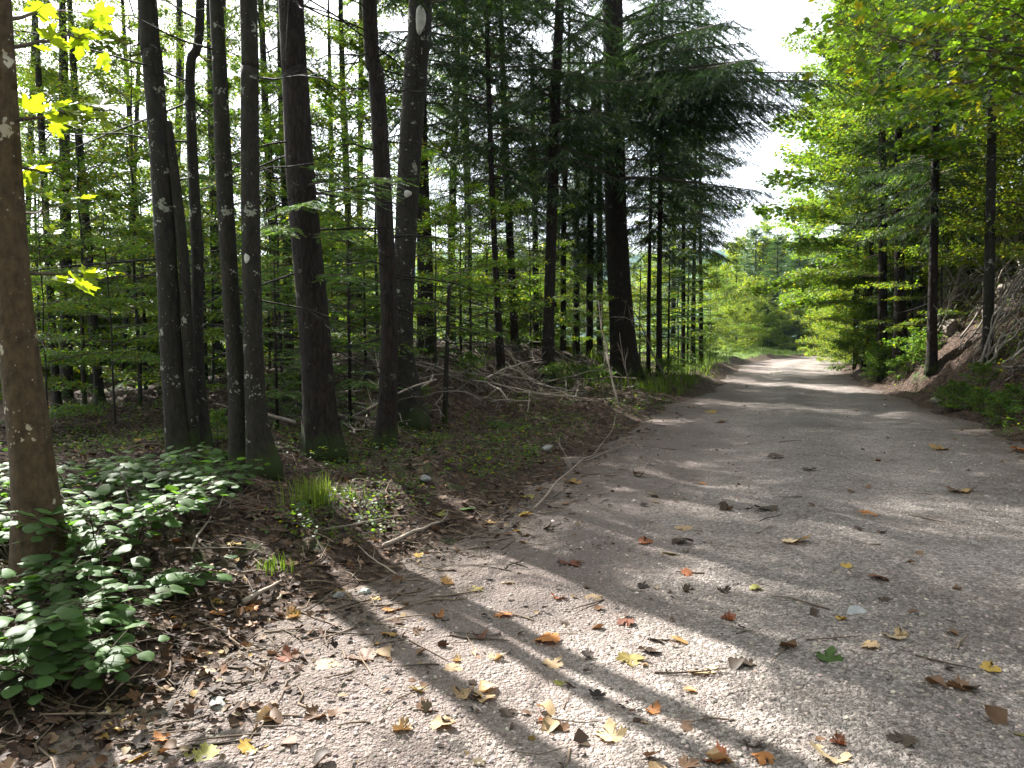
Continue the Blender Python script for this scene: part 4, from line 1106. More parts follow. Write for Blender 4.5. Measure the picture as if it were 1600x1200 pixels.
# ferns
def fern(label, px, py, size, nf, seed):
    rng = np.random.default_rng(seed); b = ground_hit(px, py)
    root = thing('fern', label, 'fern', tuple(b), 0, 'ferns on the forest floor')
    for i in range(nf):
        mb = MB(); az = i * 6.28 / nf + rng.normal(0, .3); L = size * rng.uniform(.8, 1.1)
        s = np.linspace(0, 1, 8); f = np.array([math.cos(az), math.sin(az), 0])
        Q = f * (L * s * .85)[:, None]; Q[:, 2] = L * (.75 * s - .62 * s * s)
        tube(mb, Q, np.linspace(.004, .001, 8), 4, 1)
        u = np.linspace(.15, .98, 22); pos = np.stack([np.interp(u, s, Q[:, q]) for q in range(3)], 1)
        sdv = np.array([-f[1], f[0], 0])
        for sg in (-1, 1):
            D = norm(np.tile(f * .35 + sdv * sg + np.array([0, 0, -.1]), (22, 1)))
            S = L * .30 * np.sin(np.pi * np.clip(u, 0, 1) ** .7) + .015
            inst(mb, OV, frames(D, np.tile([0, 0, 1.], (22, 1))), np.stack([S * .45, S, S], 1), pos, 0, leafcols(22, rng, (.04, .085, .02), .1))
        mb.build('frond', [M['leaf'], M['bark_twig']], root, smooth=False)
fern('grey green fern left of the nearest trunk at the picture edge', 12, 850, .45, 8, 1)
fern('small fern in shade by the foot of the thin stem', 340, 720, .30, 7, 2)
fern('fern on the right verge before the bush clumps', 1490, 640, .35, 8, 3)

# grass tufts
def blades(mb, P, H, rng, lean=.35, wd=.006, base=(.08, .13, .025)):
    n = len(P)
    az = rng.random(n) * 6.28; h = H * rng.uniform(.55, 1.15, n); ln = np.abs(rng.normal(0, lean, n)) + .1
    d = np.stack([np.cos(az), np.sin(az), np.zeros(n)], 1); w = np.stack([-d[:, 1], d[:, 0], np.zeros(n)], 1) * (wd * rng.uniform(.6, 1.3, n))[:, None]
    up = np.array([[0, 0, 1.]])
    p1 = P + up * (h * .55)[:, None] + d * (h * ln * .3)[:, None]; p2 = P + up * (h * (1 - .3 * ln))[:, None] + d * (h * ln)[:, None]
    V = np.stack([P - w, P + w, p1 + w * .8, p1 - w * .8, p2], 1).reshape(-1, 3)
    k = np.arange(n)[:, None] * 5
    c = np.array(base)[None] * np.exp(rng.normal(0, .25, (n, 1))); c = np.repeat(c, 5, 0)
    b0 = mb.n
    mb.add(V, k + np.array([[0, 1, 2, 3]]), 0, c); mb.F.append((b0 + k + np.array([[3, 2, 4]]), 0))
for i, (px, py, n, H, r, lab) in enumerate([(492, 785, 170, .24, .09, 'bright yellow green grass tuft in the sun before the mossy spruce'), (545, 778, 60, .15, .08, 'darker thin grass tuft right of the bright one'), (425, 890, 60, .12, .05, 'small green grass tuft on the dark soil by the gravel'),
                                    (682, 695, 60, .2, .08, 'grass tuft right of the crossing trunks'), (575, 700, 40, .18, .08, 'thin grass tuft left of the dark crossing trunk'), (1215, 584, 60, .14, .15, 'small grass tuft in the middle of the road before the sunny bend'), (860, 655, 50, .16, .12, 'grass tuft on the left road edge by the brambles')]):
    rng = np.random.default_rng(400 + i); b = ground_hit(px, py)
    P = np.stack([rng.normal(0, r, n), rng.normal(0, r, n), np.zeros(n) - .01], 1)
    mb = MB(); blades(mb, P, H, rng, .45, .0035 if H > .2 else .003, (.12, .17, .035) if i == 0 else (.06, .10, .02))
    o = mb.build('grass_tuft', M['grass'], None, False); o.location = b; tag(o, lab, 'grass tuft', 'grass tufts')

# verge and meadow grass, ground cover, litter, gravel: too many to count
def scatter(n, rng, ymin, ymax, tfun, pw=1.0, margin=1.12):
    u = rng.random(n); y = ymin * (ymax / ymin) ** (u ** pw)
    x = (rng.random(n) * 2 - 1) * (y * 800 / FPX * margin + .3)
    t = lateral(x, y)
    k = tfun(x, y, t)
    m = rng.random(n) < k
    x, y = x[m], y[m]
    return np.stack([x, y, height(x, y)], 1)
rng = np.random.default_rng(500)
mb = MB()
P = scatter(60000, rng, 17, 75, lambda x, y, t: ((t < -2.7) & (t > -5.0 - .05 * y) & (y > 19) | ((t > 2.7) & (t < 4.2) & (y > 24)) | ((np.abs(t) > 2.6) & (np.abs(t) < 14) & (y > 42))) * np.clip(.5 + 1.5 * fbm(x * .8, y * .8, 3), 0, 1))
blades(mb, P, .42, rng, .4, .011, (.075, .115, .028))
tag(mb.build('verge_grass', M['grass'], None, False), 'tall grass on the verges toward the bend', None, None, 'stuff')
mb = MB()
P = scatter(60000, rng, 14, 70, lambda x, y, t: (t < -15) * np.clip(.6 + 1.5 * fbm(x * .5, y * .5, 3), 0, 1))
blades(mb, P, .5, rng, .45, .016, (.10, .145, .03))
tag(mb.build('meadow_grass', M['grass'], None, False), 'sunlit grass of the meadow beyond the left wood', None, None, 'stuff')

# low herbs
mb = MB()
def herbs(P, rng, per, size, hh, base, ye=.1):
    n = len(P) * per
    c = np.repeat(P, per, 0); az = rng.random(n) * 6.28
    off = np.stack([np.cos(az), np.sin(az), np.zeros(n)], 1) * (rng.random(n) * .10)[:, None]
    pos = c + off + np.array([[0, 0, 1.]]) * (rng.random(n) * hh)[:, None]
    D = norm(np.stack([np.cos(az), np.sin(az), rng.normal(0, .3, n)], 1)); U = norm(np.array([[0, 0, 1.]]) + rng.normal(0, .4, (n, 3)))
    S = size * rng.uniform(.5, 1.2, n)
    inst(mb, OV, frames(D, U), S, pos, 0, leafcols(n, rng, base, ye))
herbs(scatter(15000, rng, 5, 30, lambda x, y, t: ((t < -3.1) & (t > -11)) * (fbm(x * 1.1 + 3, y * 1.1, 3) > np.where(t > -6.5, -.08, .03)) * .55), rng, 8, .038, .10, (.045, .085, .022))
herbs(scatter(9000, rng, 7, 45, lambda x, y, t: ((t > 2.75) & (t < 5.2)) * (fbm(x * .6 + 13, y * .6, 3) > -.12) * .8), rng, 10, .055, .22, (.05, .10, .022), .2)
herbs(scatter(9000, rng, 7.5, 45, lambda x, y, t: ((t < -3.0 + .02 * np.minimum(y, 30)) & (t > -5.0)) * (fbm(x * .6 + 23, y * .6, 3) > -.1) * np.clip(y / 14 - .3, .1, 1) * .8), rng, 10, .05, .2, (.045, .085, .02), .15)
herbs(scatter(16000, rng, 8, 34, lambda x, y, t: ((t > 4.0) & (t < 15)) * (fbm(x * .8 + 3, y * .8, 3) > -.10) * .6), rng, 12, .06, .5, (.045, .09, .02), .2)
tag(mb.build('ground_cover', M['leaf'], None, False), 'low green herbs on the forest floor and verges', None, None, 'stuff')

# leaf litter
mb = MB()
def litter(P, rng, tm, lo, hi):
    n = len(P); az = rng.random(n) * 6.28
    D = norm(np.stack([np.cos(az), np.sin(az), rng.normal(0, .30, n)], 1)); U = norm(np.array([[0, 0, 1.]]) + rng.normal(0, .38, (n, 3)))
    pal = np.array([(.035, .024, .018), (.06, .036, .024), (.085, .05, .032), (.13, .08, .05), (.19, .12, .075), (.11, .055, .025), (.22, .17, .10), (.24, .15, .03)])
    k = rng.choice(len(pal), n, p=[.2, .22, .2, .14, .09, .07, .06, .02])
    c = pal[k] * .72 * np.exp(rng.normal(0, .25, (n, 1)))
    S = rng.uniform(lo, hi, n)
    Pz = P.copy(); Pz[:, 2] += rng.uniform(0, .02, n)
    inst(mb, tm, frames(D, U), np.stack([S, S, S * rng.uniform(.6, 2.2, n)], 1), Pz, 0, c)
fl = lambda x, y, t: (sstep(1.9, 3.7, -t + .9 * fbm(x * 1.5, y * 1.5, 3)) * (t > -11)) * .9 + .035 * (t < -.6) * (t > -3)
fr = lambda x, y, t: sstep(2.2, 2.9, t) * (t < 9) * .8
litter(scatter(52000, rng, 2.2, 24, fl, .75), rng, OV, .018, .05)
litter(scatter(7000, rng, 2.2, 22, fl, .75), rng, MAP_S, .035, .075)
litter(scatter(16000, rng, 6, 26, lambda x, y, t: sstep(2.2, 2.9, t) * (t < 13) * .8), rng, OV, .03, .08)
tag(mb.build('leaf_litter', M['litter'], None, True), 'brown leaf litter on the forest floor', None, None, 'stuff')

# twig litter
mb = MB()
P = scatter(8000, rng, 2.6, 22, lambda x, y, t: (sstep(1.6, 3.2, -t) * (t > -10)) * .8 + .02 + .8 * (t > 2.4) * (t < 7), .8)
for p in P:
    L = rng.uniform(.06, .35); az = rng.random() * 6.28; f = np.array([math.cos(az), math.sin(az)])
    s = np.linspace(0, 1, 4); xy = p[:2] + f * (L * s)[:, None] + rng.normal(0, .02 * L * 2, (4, 2))
    z = height(xy[:, 0], xy[:, 1]) + .008 + rng.uniform(0, .02) * s
    r = rng.uniform(.0015, .006)
    tube(mb, np.column_stack([xy, z]), [r, r, r * .8, r * .5], 4, 0, np.array((.16, .12, .085)) * rng.uniform(.4, 1.6), cap=False)
tag(mb.build('twig_litter', M['deadwood'], None, True), 'small twigs strewn over the forest floor', None, None, 'stuff')

# gravel
mb = MB()
def pebbles(P, rng, lo, hi, dark=0.0, pw=2.2):
    n = len(P); k = rng.integers(0, 6, n)
    S = lo * (hi / lo) ** (rng.random(n) ** pw)
    for q in range(6):
        m = k == q; nn = m.sum()
        if nn == 0: continue
        az = rng.random(nn) * 6.28
        D = np.stack([np.cos(az), np.sin(az), rng.normal(0, .15, nn)], 1); U = norm(np.array([[0, 0, 1.]]) + rng.normal(0, .2, (nn, 3)))
        base = np.array([(.215, .180, .158)]) * np.exp(rng.normal(0, .38, (nn, 1))) * (1 + rng.normal(0, .04, (nn, 3)))
        t = lateral(P[m][:, 0], P[m][:, 1])[:, None]
        base = base * (1 - .72 * sstep(2.0, 3.1, np.abs(t)))
        Pq = P[m].copy(); Pq[:, 2] += S[m] * .12
        inst(mb, T_stone(q + 1), frames(D, U), S[m] * .5, Pq, 0, base)
pebbles(scatter(70000, rng, 2.3, 12, lambda x, y, t: (np.abs(t) < 2.7) * (.35 + .65 * (fbm(x * .9, y * .9, 3) > -.1)), .85), rng, .006, .030)
pebbles(scatter(9000, rng, 2.5, 22, lambda x, y, t: (np.abs(np.abs(t) - 2.9) < 1.3) * .9, .8), rng, .010, .045, pw=3.5)
tag(mb.build('gravel_stones', M['pebble'], None, False), 'loose grey gravel stones on the road', None, None, 'stuff')

# ------------------------------------------------------------------ rocks
def rock(label, px, py, s, seed, col=(.26, .235, .20), flat=.7, cat='rock', name='rock', d=None, group=None, sink=.25):
    rng = np.random.default_rng(seed); b = ground_hit(px, py)
    n1, n2 = 22, 14
    th = np.linspace(0, 2 * math.pi, n1, endpoint=False); ph = np.linspace(0.02, math.pi - .02, n2)
    A, B = np.meshgrid(th, ph)
    V = np.stack([np.cos(A) * np.sin(B), np.sin(A) * np.sin(B), np.cos(B)], -1).reshape(-1, 3)
    # facet by a handful of cutting planes
    for q in range(14):
        nn = norm(rng.normal(0, 1, 3)); dd = rng.uniform(.55, .9); k = V @ nn - dd
        V = V - np.maximum(k, 0)[:, None] * nn
    V += .05 * rng.normal(0, 1, V.shape) * .5
    V = V * np.array([1, rng.uniform(.7, 1), flat]) * s
    i = np.arange(n2 - 1)[:, None] * n1; j = np.arange(n1)[None]; jn = (j + 1) % n1
    F = np.stack([i + j, i + n1 + j, i + n1 + jn, i + jn], -1).reshape(-1, 4)
    mb = MB(); mb.add(V, F, 0, col); mb.F.append((np.array([list(range(n1))]), 0)); mb.F.append((np.array([list(range(n1 * (n2 - 1), n1 * n2))[::-1]]), 0))
    o = mb.build(name, M['stone'], None, False); o.location = (b[0], b[1], b[2] + s * flat * (1 - 2 * sink)); o.rotation_euler = (rng.normal(0, .15), rng.normal(0, .15), rng.random() * 6.28)
    tag(o, label, cat, group)
for i, a in enumerate([
 ('pale flat stone set level in the gravel right of the picture centre', 1338, 958, .085, (.30, .31, .31), .12, 'stone'), ('pale rounded stone on the right verge below the leafy clumps', 1462, 630, .12, (.36, .33, .26), .7, 'stone'),
 ('grey stone on the dark soil between the grass tufts and the road', 665, 752, .06, (.24, .24, .23), .7, 'stone'), ('pale flat stone half buried at the lower left road edge', 340, 1103, .06, (.22, .215, .20), .25, 'stone'),
 ('grey stone at the edge of the dark soil, left of the orange leaves', 530, 935, .04, (.25, .25, .24), .8, 'stone'), ('long grey stone lying by the left road edge below the brambles', 855, 703, .09, (.26, .25, .24), .5, 'stone'), ('pale stone among twigs right of the bright grass tuft', 560, 815, .04, (.42, .40, .34), .8, 'stone'),
 ('grey flat stone beside the curled leaves at the left road edge', 570, 927, .05, (.33, .36, .33), .4, 'stone')]):
    rock(a[0], a[1], a[2], a[3], 600 + i, a[4], a[5], a[6], name='stone', group='loose stones')
for i, (px, py, s, lab) in enumerate([(1432, 500, .5, 'jagged brown boulder behind the foot of the forked right trunk'), (1440, 455, .55, 'boulder on the bank left of the dark straight right trunk'), (1480, 420, .5, 'pale boulder up the bank right of the dark straight trunk'), (1500, 395, .45, 'boulder highest on the bank behind the leaning poles'),
        (1425, 525, .3, 'small rock at the foot of the right bank'), (1485, 520, .3, 'small rock under the leaning poles'), (1575, 465, .35, 'rock in the dead brush near the right edge'), (1550, 500, .3, 'rock low in the dead brush')]):
    rock(lab, px, py, s, 650 + i, (.20, .165, .13), .8, group='rocks on the right bank')

# ------------------------------------------------------------------ dead branches
def dead_branch(label, A, B, r, seed, side=4, sag=.0, col=(.24, .20, .16), group=None, name='dead_branch', cat='branch', kink=.05):
    rng = np.random.default_rng(seed); A = np.array(A, float); B = np.array(B, float)
    L = np.linalg.norm(B - A); s = np.linspace(0, 1, 8)
    P = (B - A) * s[:, None] + np.cumsum(rng.normal(0, kink * L / 3, (8, 3)), 0) * (s * (1 - s) * 2)[:, None]
    P[:, 2] -= sag * L * 4 * s * (1 - s)
    mb = MB(); c = np.array(col) * rng.uniform(.75, 1.2)
    tube(mb, catmull(P, 2), np.interp(np.linspace(0, 1, 15), [0, 1], [r, r * .35]), 7, 0, c, wob=.05, rng=rng)
    for k in range(side):
        u = rng.uniform(.2, .95); p = np.array([np.interp(u, s, P[:, q]) for q in range(3)])
        d = norm((B - A) / L * .7 + rng.normal(0, .6, 3) + np.array([0, 0, .15])); l = L * rng.uniform(.12, .38)
        m1 = p + d * l * .5 + rng.normal(0, .05 * l, 3); m2 = p + d * l + rng.normal(0, .12 * l, 3)
        tube(mb, np.array([p, m1, m2]), [r * .45, r * .3, r * .12], 5, 0, c * .95, cap=False)
        for q in range(2):
            tube(mb, np.array([m1, m1 + norm(d + rng.normal(0, .6, 3)) * l * .45]), [r * .22, r * .08], 3, 0, c * .9, cap=False)
    o = mb.build(name, M['deadwood'], None, True); o.location = A
    return tag(o, label, cat, group)
def G(px, py, up=.03):
    p = ground_hit(px, py); p[2] += up; return p
def at2(px, py, d): return at_depth(px, py, d)
gA = ground_hit(1462, 508); 
BIG = [
 (G(1448, 520), at2(1600, 405, gA[1] - 2.5), .055, 5, (.30, .26, .21), 'long thick grey pole slanting up across the right brush'),
 (G(1478, 500), at2(1520, 350, gA[1] - .5), .05, 4, (.40, .37, .31), 'pale pole leaning upright behind the dark straight right trunk'),
 (G(1470, 470), at2(1600, 365, gA[1] - 1), .03, 5, (.30, .26, .21), 'thin pole above and along the thick slanting one'),
 (at2(1560, 345, gA[1] - 2), G(1610, 460), .035, 4, (.33, .30, .26), 'grey stick crossing the poles at the upper right of the brush'),
 (G(1520, 470), at2(1590, 335, gA[1] - 2), .03, 5, (.32, .29, .25), 'stick rising to the right edge, crossing the grey stick'),
 (G(1500, 530), at2(1560, 440, gA[1] - 3), .03, 5, (.34, .3, .26), 'forked stick in the middle of the brush'),
]
for i, (A, B, r, sd, c, lab) in enumerate(BIG):
    dead_branch(lab, A, B, r, 700 + i, sd, .02, c, 'poles leaning in the right brush')
rng = np.random.default_rng(720)
RBZ = [('upper', 400, 470), ('lower', 470, 590)]
for i in range(170):
    px = rng.uniform(1425, 1640); py = rng.uniform(250, 600) if i % 2 else rng.uniform(400, 600)
    A = G(px, py, rng.uniform(0, .35))
    if lateral(A[0], A[1]) < 3.6: continue
    az = rng.normal(.3, .8); L = rng.uniform(.7, 2.6)
    B = A + np.array([math.cos(az), -abs(math.sin(az)) * .5, 0]) * L
    B[2] = hz(B[0], B[1]) + rng.uniform(.05, .7)
    lab = 'dead grey branch tangled in the brush heap on the right bank'
    dead_branch(lab, A, B, rng.uniform(.010, .030), 730 + i, 6, rng.normal(0, .05), tuple(np.array((.34, .30, .25)) * rng.uniform(.5, 1.35)), 'dead branches in the right brush', kink=.22)
LBR = [
 (G(965, 632, .02), at2(935, 470, 15.5), .022, 4, 'pale stick leaning against the left side of the roadside spruce'), (G(990, 630, .02), at2(968, 520, 15.5), .018, 3, 'split pale stick at the foot of the roadside spruce'), (G(1043, 600, .02), at2(985, 480, 18.5), .03, 3, 'dark bent branch arching from the roadside spruce to the verge'),
 (G(540, 660), G(595, 640, .12), .018, 3, 'pale crooked branch between the mossy spruce and the crossing trunk'), (G(545, 640, .25), G(575, 580, .1), .014, 3, 'pale stick standing crooked right of the mossy spruce'), (G(505, 835), G(640, 812), .008, 3, 'thin forked twig on the soil below the bright grass'),
 (G(300, 872), G(352, 775, .06), .009, 3, 'thin stick beside the left thicket pointing at the joined pair'), (G(275, 866), G(405, 868), .008, 2, 'straight thin stick at the right edge of the left thicket'), (G(835, 800), G(940, 710), .010, 3, 'curved root like twig at the left road edge'), (G(600, 860), G(700, 815, .02), .02, 1, 'short thick stick on the soil by the road edge'),
 (G(380, 950), G(440, 915), .018, 0, 'short pale broken stick among the orange leaves'), (G(620, 905), G(560, 860), .006, 2, 'hair thin twig on the edge of the sunlit gravel'), (G(910, 725), G(1010, 690), .008, 3, 'thin branching twig reaching onto the road from the brambles')]
for i, (A, B, r, sd, lab) in enumerate(LBR):
    dead_branch(lab, A, B, r, 1820 + i, sd, 0, (.30, .25, .20), 'sticks on the left forest floor')
for i in range(110):
    px = rng.uniform(620, 1010) if i < 76 else rng.uniform(430, 640); py = rng.uniform(510, 625) if i < 76 else rng.uniform(560, 690)
    A = G(px, py, rng.uniform(.02, .3)); az = rng.random() * 6.28; L = rng.uniform(.6, 2.2)
    B = A + np.array([math.cos(az), math.sin(az), 0]) * L; B[2] = hz(B[0], B[1]) + rng.uniform(.05, .8 if rng.random() < .4 else .2)
    if lateral(B[0], B[1]) > -3: continue
    dead_branch('dead branch lying on the brown floor of the left wood', A, B, rng.uniform(.008, .026), 1850 + i, 6, 0, tuple(np.array((.29, .245, .20)) * rng.uniform(.6, 1.5)), 'fallen branches in the left wood', kink=.1)

# ------------------------------------------------------------------ fallen leaves on the road
LEAF = []
for k, (cu, fo) in enumerate([(.12, .08), (.35, .15), (.7, .1), (-.35, .2), (1.0, .25), (.5, -.25), (-.6, .05), (.25, .5)]):
    mb = MB(); tv, tf = T_maple(False, cu, fo, seed=20 + k)
    inst(mb, (tv - np.array([0, .3, 0]), tf), np.eye(3)[None], np.array([1.0]), np.array([[0, 0, -min(0, tv[:, 2].min()) * .7]]), 0)
    tube(mb, np.array([[0, -.3, .02], [.03, -.5, .05], [.09, -.7, .03]]), [.014, .010, .010], 4, 0)
    o = mb.build('fallen_leaf', M['fallen'], None, True); hide_proto(o); LEAF.append(o)
CO = {'tan': (.34, .25, .15), 'pale': (.42, .34, .22), 'olive': (.20, .17, .06), 'gold': (.27, .18, .07), 'red': (.15, .06, .035), 'orange': (.32, .14, .045), 'yellow': (.36, .25, .055), 'ygreen': (.21, .21, .05), 'brown': (.13, .08, .05), 'dark': (.055, .04, .03), 'green': (.05, .10, .02), 'rust': (.22, .085, .04)}
FL = [
 (1100, 1048, 58, 'pale', 0, 'large pale tan maple leaf flat on the gravel, lower centre right'), (985, 1032, 50, 'olive', 1, 'olive brown leaf left of the large pale tan one'), (1065, 1003, 40, 'gold', 3, 'golden brown leaf just above the large pale tan one'), (1140, 970, 30, 'red', 4, 'curled red brown leaf standing up near the road middle'),
 (1293, 1033, 42, 'green', 5, 'dark green curled leaf on the grey gravel'), (1543, 1048, 30, 'yellow', 2, 'bright orange yellow leaf near the right edge'), (1497, 1078, 38, 'brown', 4, 'humped brown leaf below left of the orange yellow one'), (1360, 1013, 32, 'tan', 6, 'dull tan leaf right of the dark green one'),
 (1395, 998, 38, 'pale', 5, 'pale leaf beside a dark scrap, below the flat stone'), (1315, 970, 20, 'yellow', 2, 'small yellow leaf touching the pale flat stone'), (1370, 905, 32, 'red', 6, 'dark red brown leaf above the pale flat stone'), (1322, 887, 22, 'yellow', 3, 'small yellow orange leaf above the pale flat stone'),
 (1180, 922, 24, 'ygreen', 6, 'yellow green folded leaf in the middle of the road'), (1075, 898, 34, 'rust', 3, 'rust orange leaf left of the yellow green folded one'), (1240, 848, 48, 'pale', 5, 'wide pale tan leaf in the middle distance of the road'), (1048, 866, 38, 'ygreen', 0, 'flat yellow green leaf left of the road middle'),
 (1062, 850, 40, 'dark', 6, 'dark brown leaf just above the flat yellow green one'), (1005, 850, 30, 'rust', 2, 'rust orange leaf left of the dark brown one'), (1073, 828, 32, 'tan', 0, 'tan leaf lying flat above the dark brown one'), (888, 880, 48, 'red', 1, 'brown red leaf on the left side of the road'),
 (872, 936, 32, 'rust', 4, 'red brown curled leaf below the brown red one'), (855, 1005, 50, 'orange', 6, 'long rust orange leaf on the sunlit gravel'), (862, 1040, 38, 'tan', 5, 'tan leaf right under the long rust orange one'), (878, 1071, 26, 'ygreen', 0, 'small pale olive leaf under the tan one'),
 (1020, 1115, 32, 'orange', 4, 'pale orange curled leaf low in the middle'), (955, 1155, 52, 'pale', 5, 'pale leaf edged brown near the bottom centre'), (725, 1090, 42, 'tan', 4, 'left half of a curled tan leaf pair'), (755, 1093, 40, 'tan', 7, 'right half of a curled tan leaf pair'), (627, 1142, 38, 'tan', 4, 'round curled tan leaf near the bottom'),
 (690, 1135, 46, 'tan', 5, 'tan leaf right of the round curled one'), (655, 1081, 34, 'olive', 1, 'olive tan leaf on the shadow band'), (665, 1110, 42, 'brown', 1, 'dark brown leaf below the olive tan one'), (705, 1048, 34, 'tan', 3, 'smooth tan leaf on the sunlit gravel above the curled pair'), (685, 967, 26, 'orange', 4, 'bright orange cupped leaf left of centre'),
 (610, 955, 36, 'orange', 5, 'orange leaf with lifted edges beside the dark soil'), (583, 940, 28, 'yellow', 3, 'orange yellow leaf at the tip of the dark soil'), (570, 1031, 56, 'brown', 1, 'broad dark tan leaf at the top of the shadow band'), (607, 996, 32, 'gold', 6, 'yellowish tan leaf above the broad dark tan one'), (508, 1042, 42, 'pale', 3, 'tan leaf with yellow edge on sunlit gravel left of the shadow'),
 (450, 1030, 38, 'red', 5, 'pale red leaf left of the yellow edged one'), (495, 1122, 42, 'brown', 4, 'brown crumpled leaf low on the left'), (525, 1118, 38, 'brown', 7, 'brown crumpled leaf touching another low on the left'), (785, 962, 36, 'orange', 3, 'orange leaf above the long rust orange one'), (750, 998, 30, 'red', 4, 'red brown curled leaf left of the long rust orange one'),
 (741, 923, 30, 'olive', 0, 'olive leaf in the shade above the orange ones'), (655, 870, 26, 'yellow', 0, 'yellow leaf at the edge between soil and gravel'), (820, 806, 28, 'yellow', 5, 'lower of two yellow leaves at the left road edge'), (825, 780, 26, 'ygreen', 7, 'upper of two yellow leaves at the left road edge'), (733, 795, 30, 'green', 0, 'green leaf on the soil left of the two yellow ones'),
 (685, 806, 26, 'ygreen', 5, 'yellow green leaf left of the green one'), (765, 818, 26, 'gold', 0, 'tan yellow leaf below the green one'), (895, 756, 32, 'gold', 5, 'golden leaf by the root like twig'), (1100, 757, 20, 'orange', 3, 'little orange leaf in a sun fleck, far left of road middle'), (1490, 769, 34, 'brown', 5, 'brown half of a two coloured leaf pair far right'),
 (1512, 768, 26, 'gold', 5, 'orange half of a two coloured leaf pair far right'), (1358, 803, 30, 'orange', 0, 'pale orange leaf right of the road middle'), (1200, 797, 42, 'dark', 5, 'dark brown leaf beside a flat stone patch'), (1135, 797, 28, 'dark', 4, 'small dark leaf left of the dark brown one'), (1020, 776, 28, 'olive', 6, 'olive leaf near the left side of the road further off'),
 (995, 745, 24, 'dark', 4, 'small dark lump of a leaf left of the far sun flecks'), (1110, 645, 24, 'yellow', 0, 'yellow leaf furthest up the road on the left'), (1125, 660, 24, 'gold', 0, 'dull yellow leaf below the furthest yellow one'), (1595, 706, 30, 'orange', 5, 'orange leaf cut by the right picture edge'), (1470, 703, 30, 'gold', 5, 'yellow leaf on the right side far up the road'),
 (1215, 716, 28, 'dark', 6, 'dark leaf in front of the long sun fleck'), (1262, 735, 24, 'dark', 5, 'dark leaf right of the long sun fleck'), (255, 1161, 36, 'orange', 5, 'orange leaf in the lower left on dark soil'), (210, 1190, 40, 'yellow', 1, 'yellow leaf at the bottom edge on the left'), (388, 1172, 46, 'yellow', 5, 'orange and yellow leaf near the bottom left'),
 (318, 1185, 54, 'ygreen', 3, 'pale green leaf at the bottom edge'), (185, 1138, 46, 'gold', 3, 'orange brown leaf with a yellow tip under the shrub'), (215, 1133, 30, 'pale', 1, 'small pale leaf right of the yellow tipped one'), (340, 960, 32, 'orange', 0, 'orange leaf on the soil right of the shrubs'), (392, 953, 30, 'orange', 3, 'second orange leaf on the soil right of the shrubs'),
 (366, 851, 26, 'yellow', 3, 'yellow leaf on the litter above the straight stick'), (457, 884, 30, 'tan', 5, 'tan leaf at the small grass tuft'), (455, 966, 30, 'tan', 4, 'tan curled leaf where soil meets gravel'), (325, 1052, 40, 'tan', 3, 'tan leaf on the soil edge, lower left'), (180, 1108, 34, 'pale', 0, 'pale leaf just right of the lowest shrub'),
 (1300, 1188, 62, 'pale', 1, 'large pale maple leaf cut by the bottom edge'), (1192, 1188, 36, 'orange', 6, 'orange tan leaf at the bottom edge left of the large pale one'), (1120, 1192, 48, 'rust', 4, 'rusty leaf at the bottom edge'), (1596, 1150, 26, 'ygreen', 0, 'green leaf cut by the right edge low down'), (1312, 1165, 28, 'red', 4, 'small dark red leaf above the large pale bottom leaf'),
 (1415, 1160, 44, 'dark', 5, 'dark leaf low on the right half of the road'), (1130, 926, 26, 'dark', 4, 'dark lump of a leaf left of the yellow green folded one'), (1025, 1000, 40, 'dark', 0, 'dark flat leaf left of the golden brown one'), (1170, 1040, 32, 'dark', 5, 'dark scrap touching the large pale tan leaf'), (792, 912, 24, 'pale', 0, 'small pale leaf in shade above the brown red ones'),
 (980, 975, 34, 'red', 6, 'brown leaf left of the curled red brown one'), (925, 935, 34, 'tan', 0, 'faded tan leaf right of the red brown curled one'), (1075, 1200, 36, 'brown', 7, 'brown leaf on the very bottom edge'), (850, 1130, 24, 'rust', 1, 'little rusty leaf on the sunlit gravel at the bottom'), (715, 1035, 20, 'pale', 4, 'little pale upright leaf'),
]
rng = np.random.default_rng(900)
def put_leaf(px, py, sz, co, k, lab):
    b = ground_hit(px, py); d = np.linalg.norm(b - np.array([0, 0, CAM_H]))
    s = sz * d / FPX * .82
    o = LEAF[k].copy(); COL.objects.link(o); o.name = 'fallen_leaf'
    o.location = (b[0], b[1], b[2] + .004); o.scale = (s, s, s * rng.uniform(.45, .85))
    o.rotation_euler = (rng.normal(0, .14), rng.normal(0, .14), rng.random() * 6.28)
    c = np.array(CO[co]) * math.exp(rng.normal(0, .12)); o.color = (*c, 1)
    tag(o, lab, 'fallen leaf', 'fallen leaves on the gravel road')
for a in FL: put_leaf(*a)
SCRAP = []
for k in range(4):
    g = np.random.default_rng(40 + k); tv, tf = OV; tv = tv * np.array([1.25, 1, 2.5]) + g.normal(0, .05, tv.shape); tv = tv - np.array([0, .5, 0]); tv[:, 2] += .35 * tv[:, 0] ** 2 * (k - 1) + .3 * tv[:, 1] ** 2
    mb = MB(); inst(mb, (tv, tf), np.eye(3)[None], np.array([1.3]), np.array([[0, 0, -tv[:, 2].min() * .8]]), 0)
    o = mb.build('fallen_leaf', M['fallen'], None, True); hide_proto(o); SCRAP.append(o)
P = scatter(400, rng, 2.4, 26, lambda x, y, t: (np.abs(t) < 2.6) * np.where(t < -.8, .75, .42), .9)[:110]
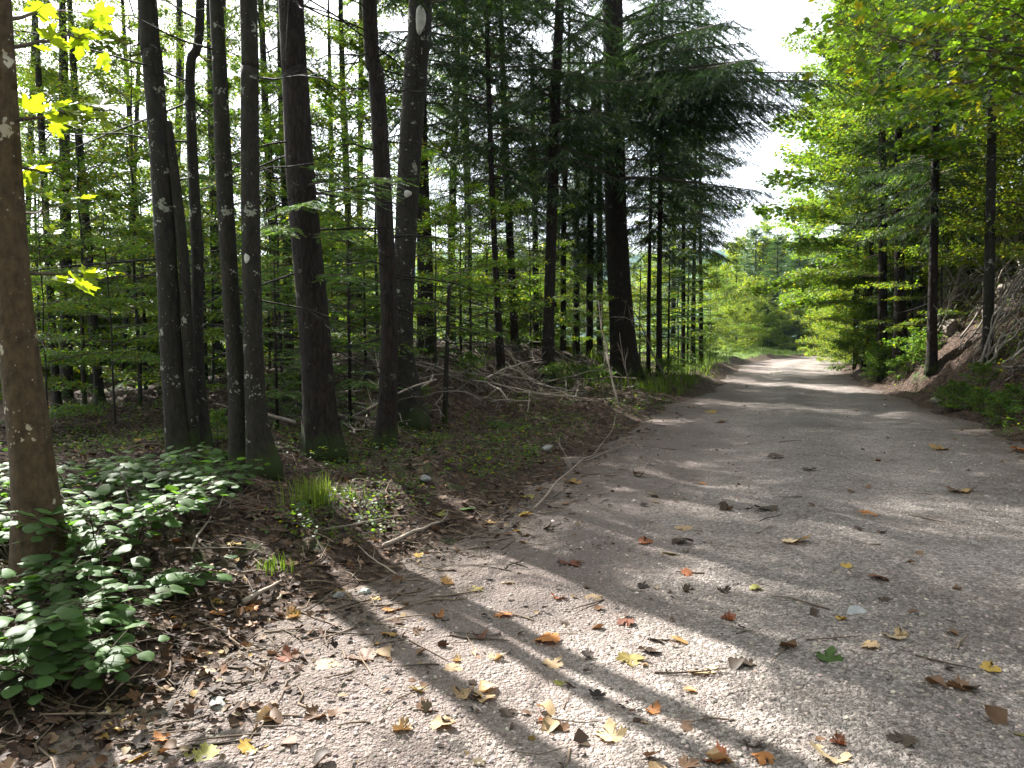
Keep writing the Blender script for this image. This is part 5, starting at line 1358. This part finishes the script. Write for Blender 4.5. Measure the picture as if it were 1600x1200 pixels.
for p in P:
    d = math.hypot(p[0], p[1]); px = 0
    o = (LEAF + SCRAP * 3)[rng.integers(0, 20)].copy(); COL.objects.link(o); o.name = 'fallen_leaf'
    s = rng.uniform(.03, .085)
    o.location = (p[0], p[1], p[2] + .003); o.scale = (s, s, s * rng.uniform(.7, 1.2)); o.rotation_euler = (rng.normal(0, .2), rng.normal(0, .2), rng.random() * 6.28)
    o.color = (*(np.array(CO[['dark', 'brown', 'dark', 'brown', 'tan'][rng.integers(0, 5)]]) * math.exp(rng.normal(0, .2))), 1)
    tag(o, 'small brown leaf scrap on the gravel, no bigger than a coin in the picture', 'fallen leaf', 'small leaf scraps on the road')
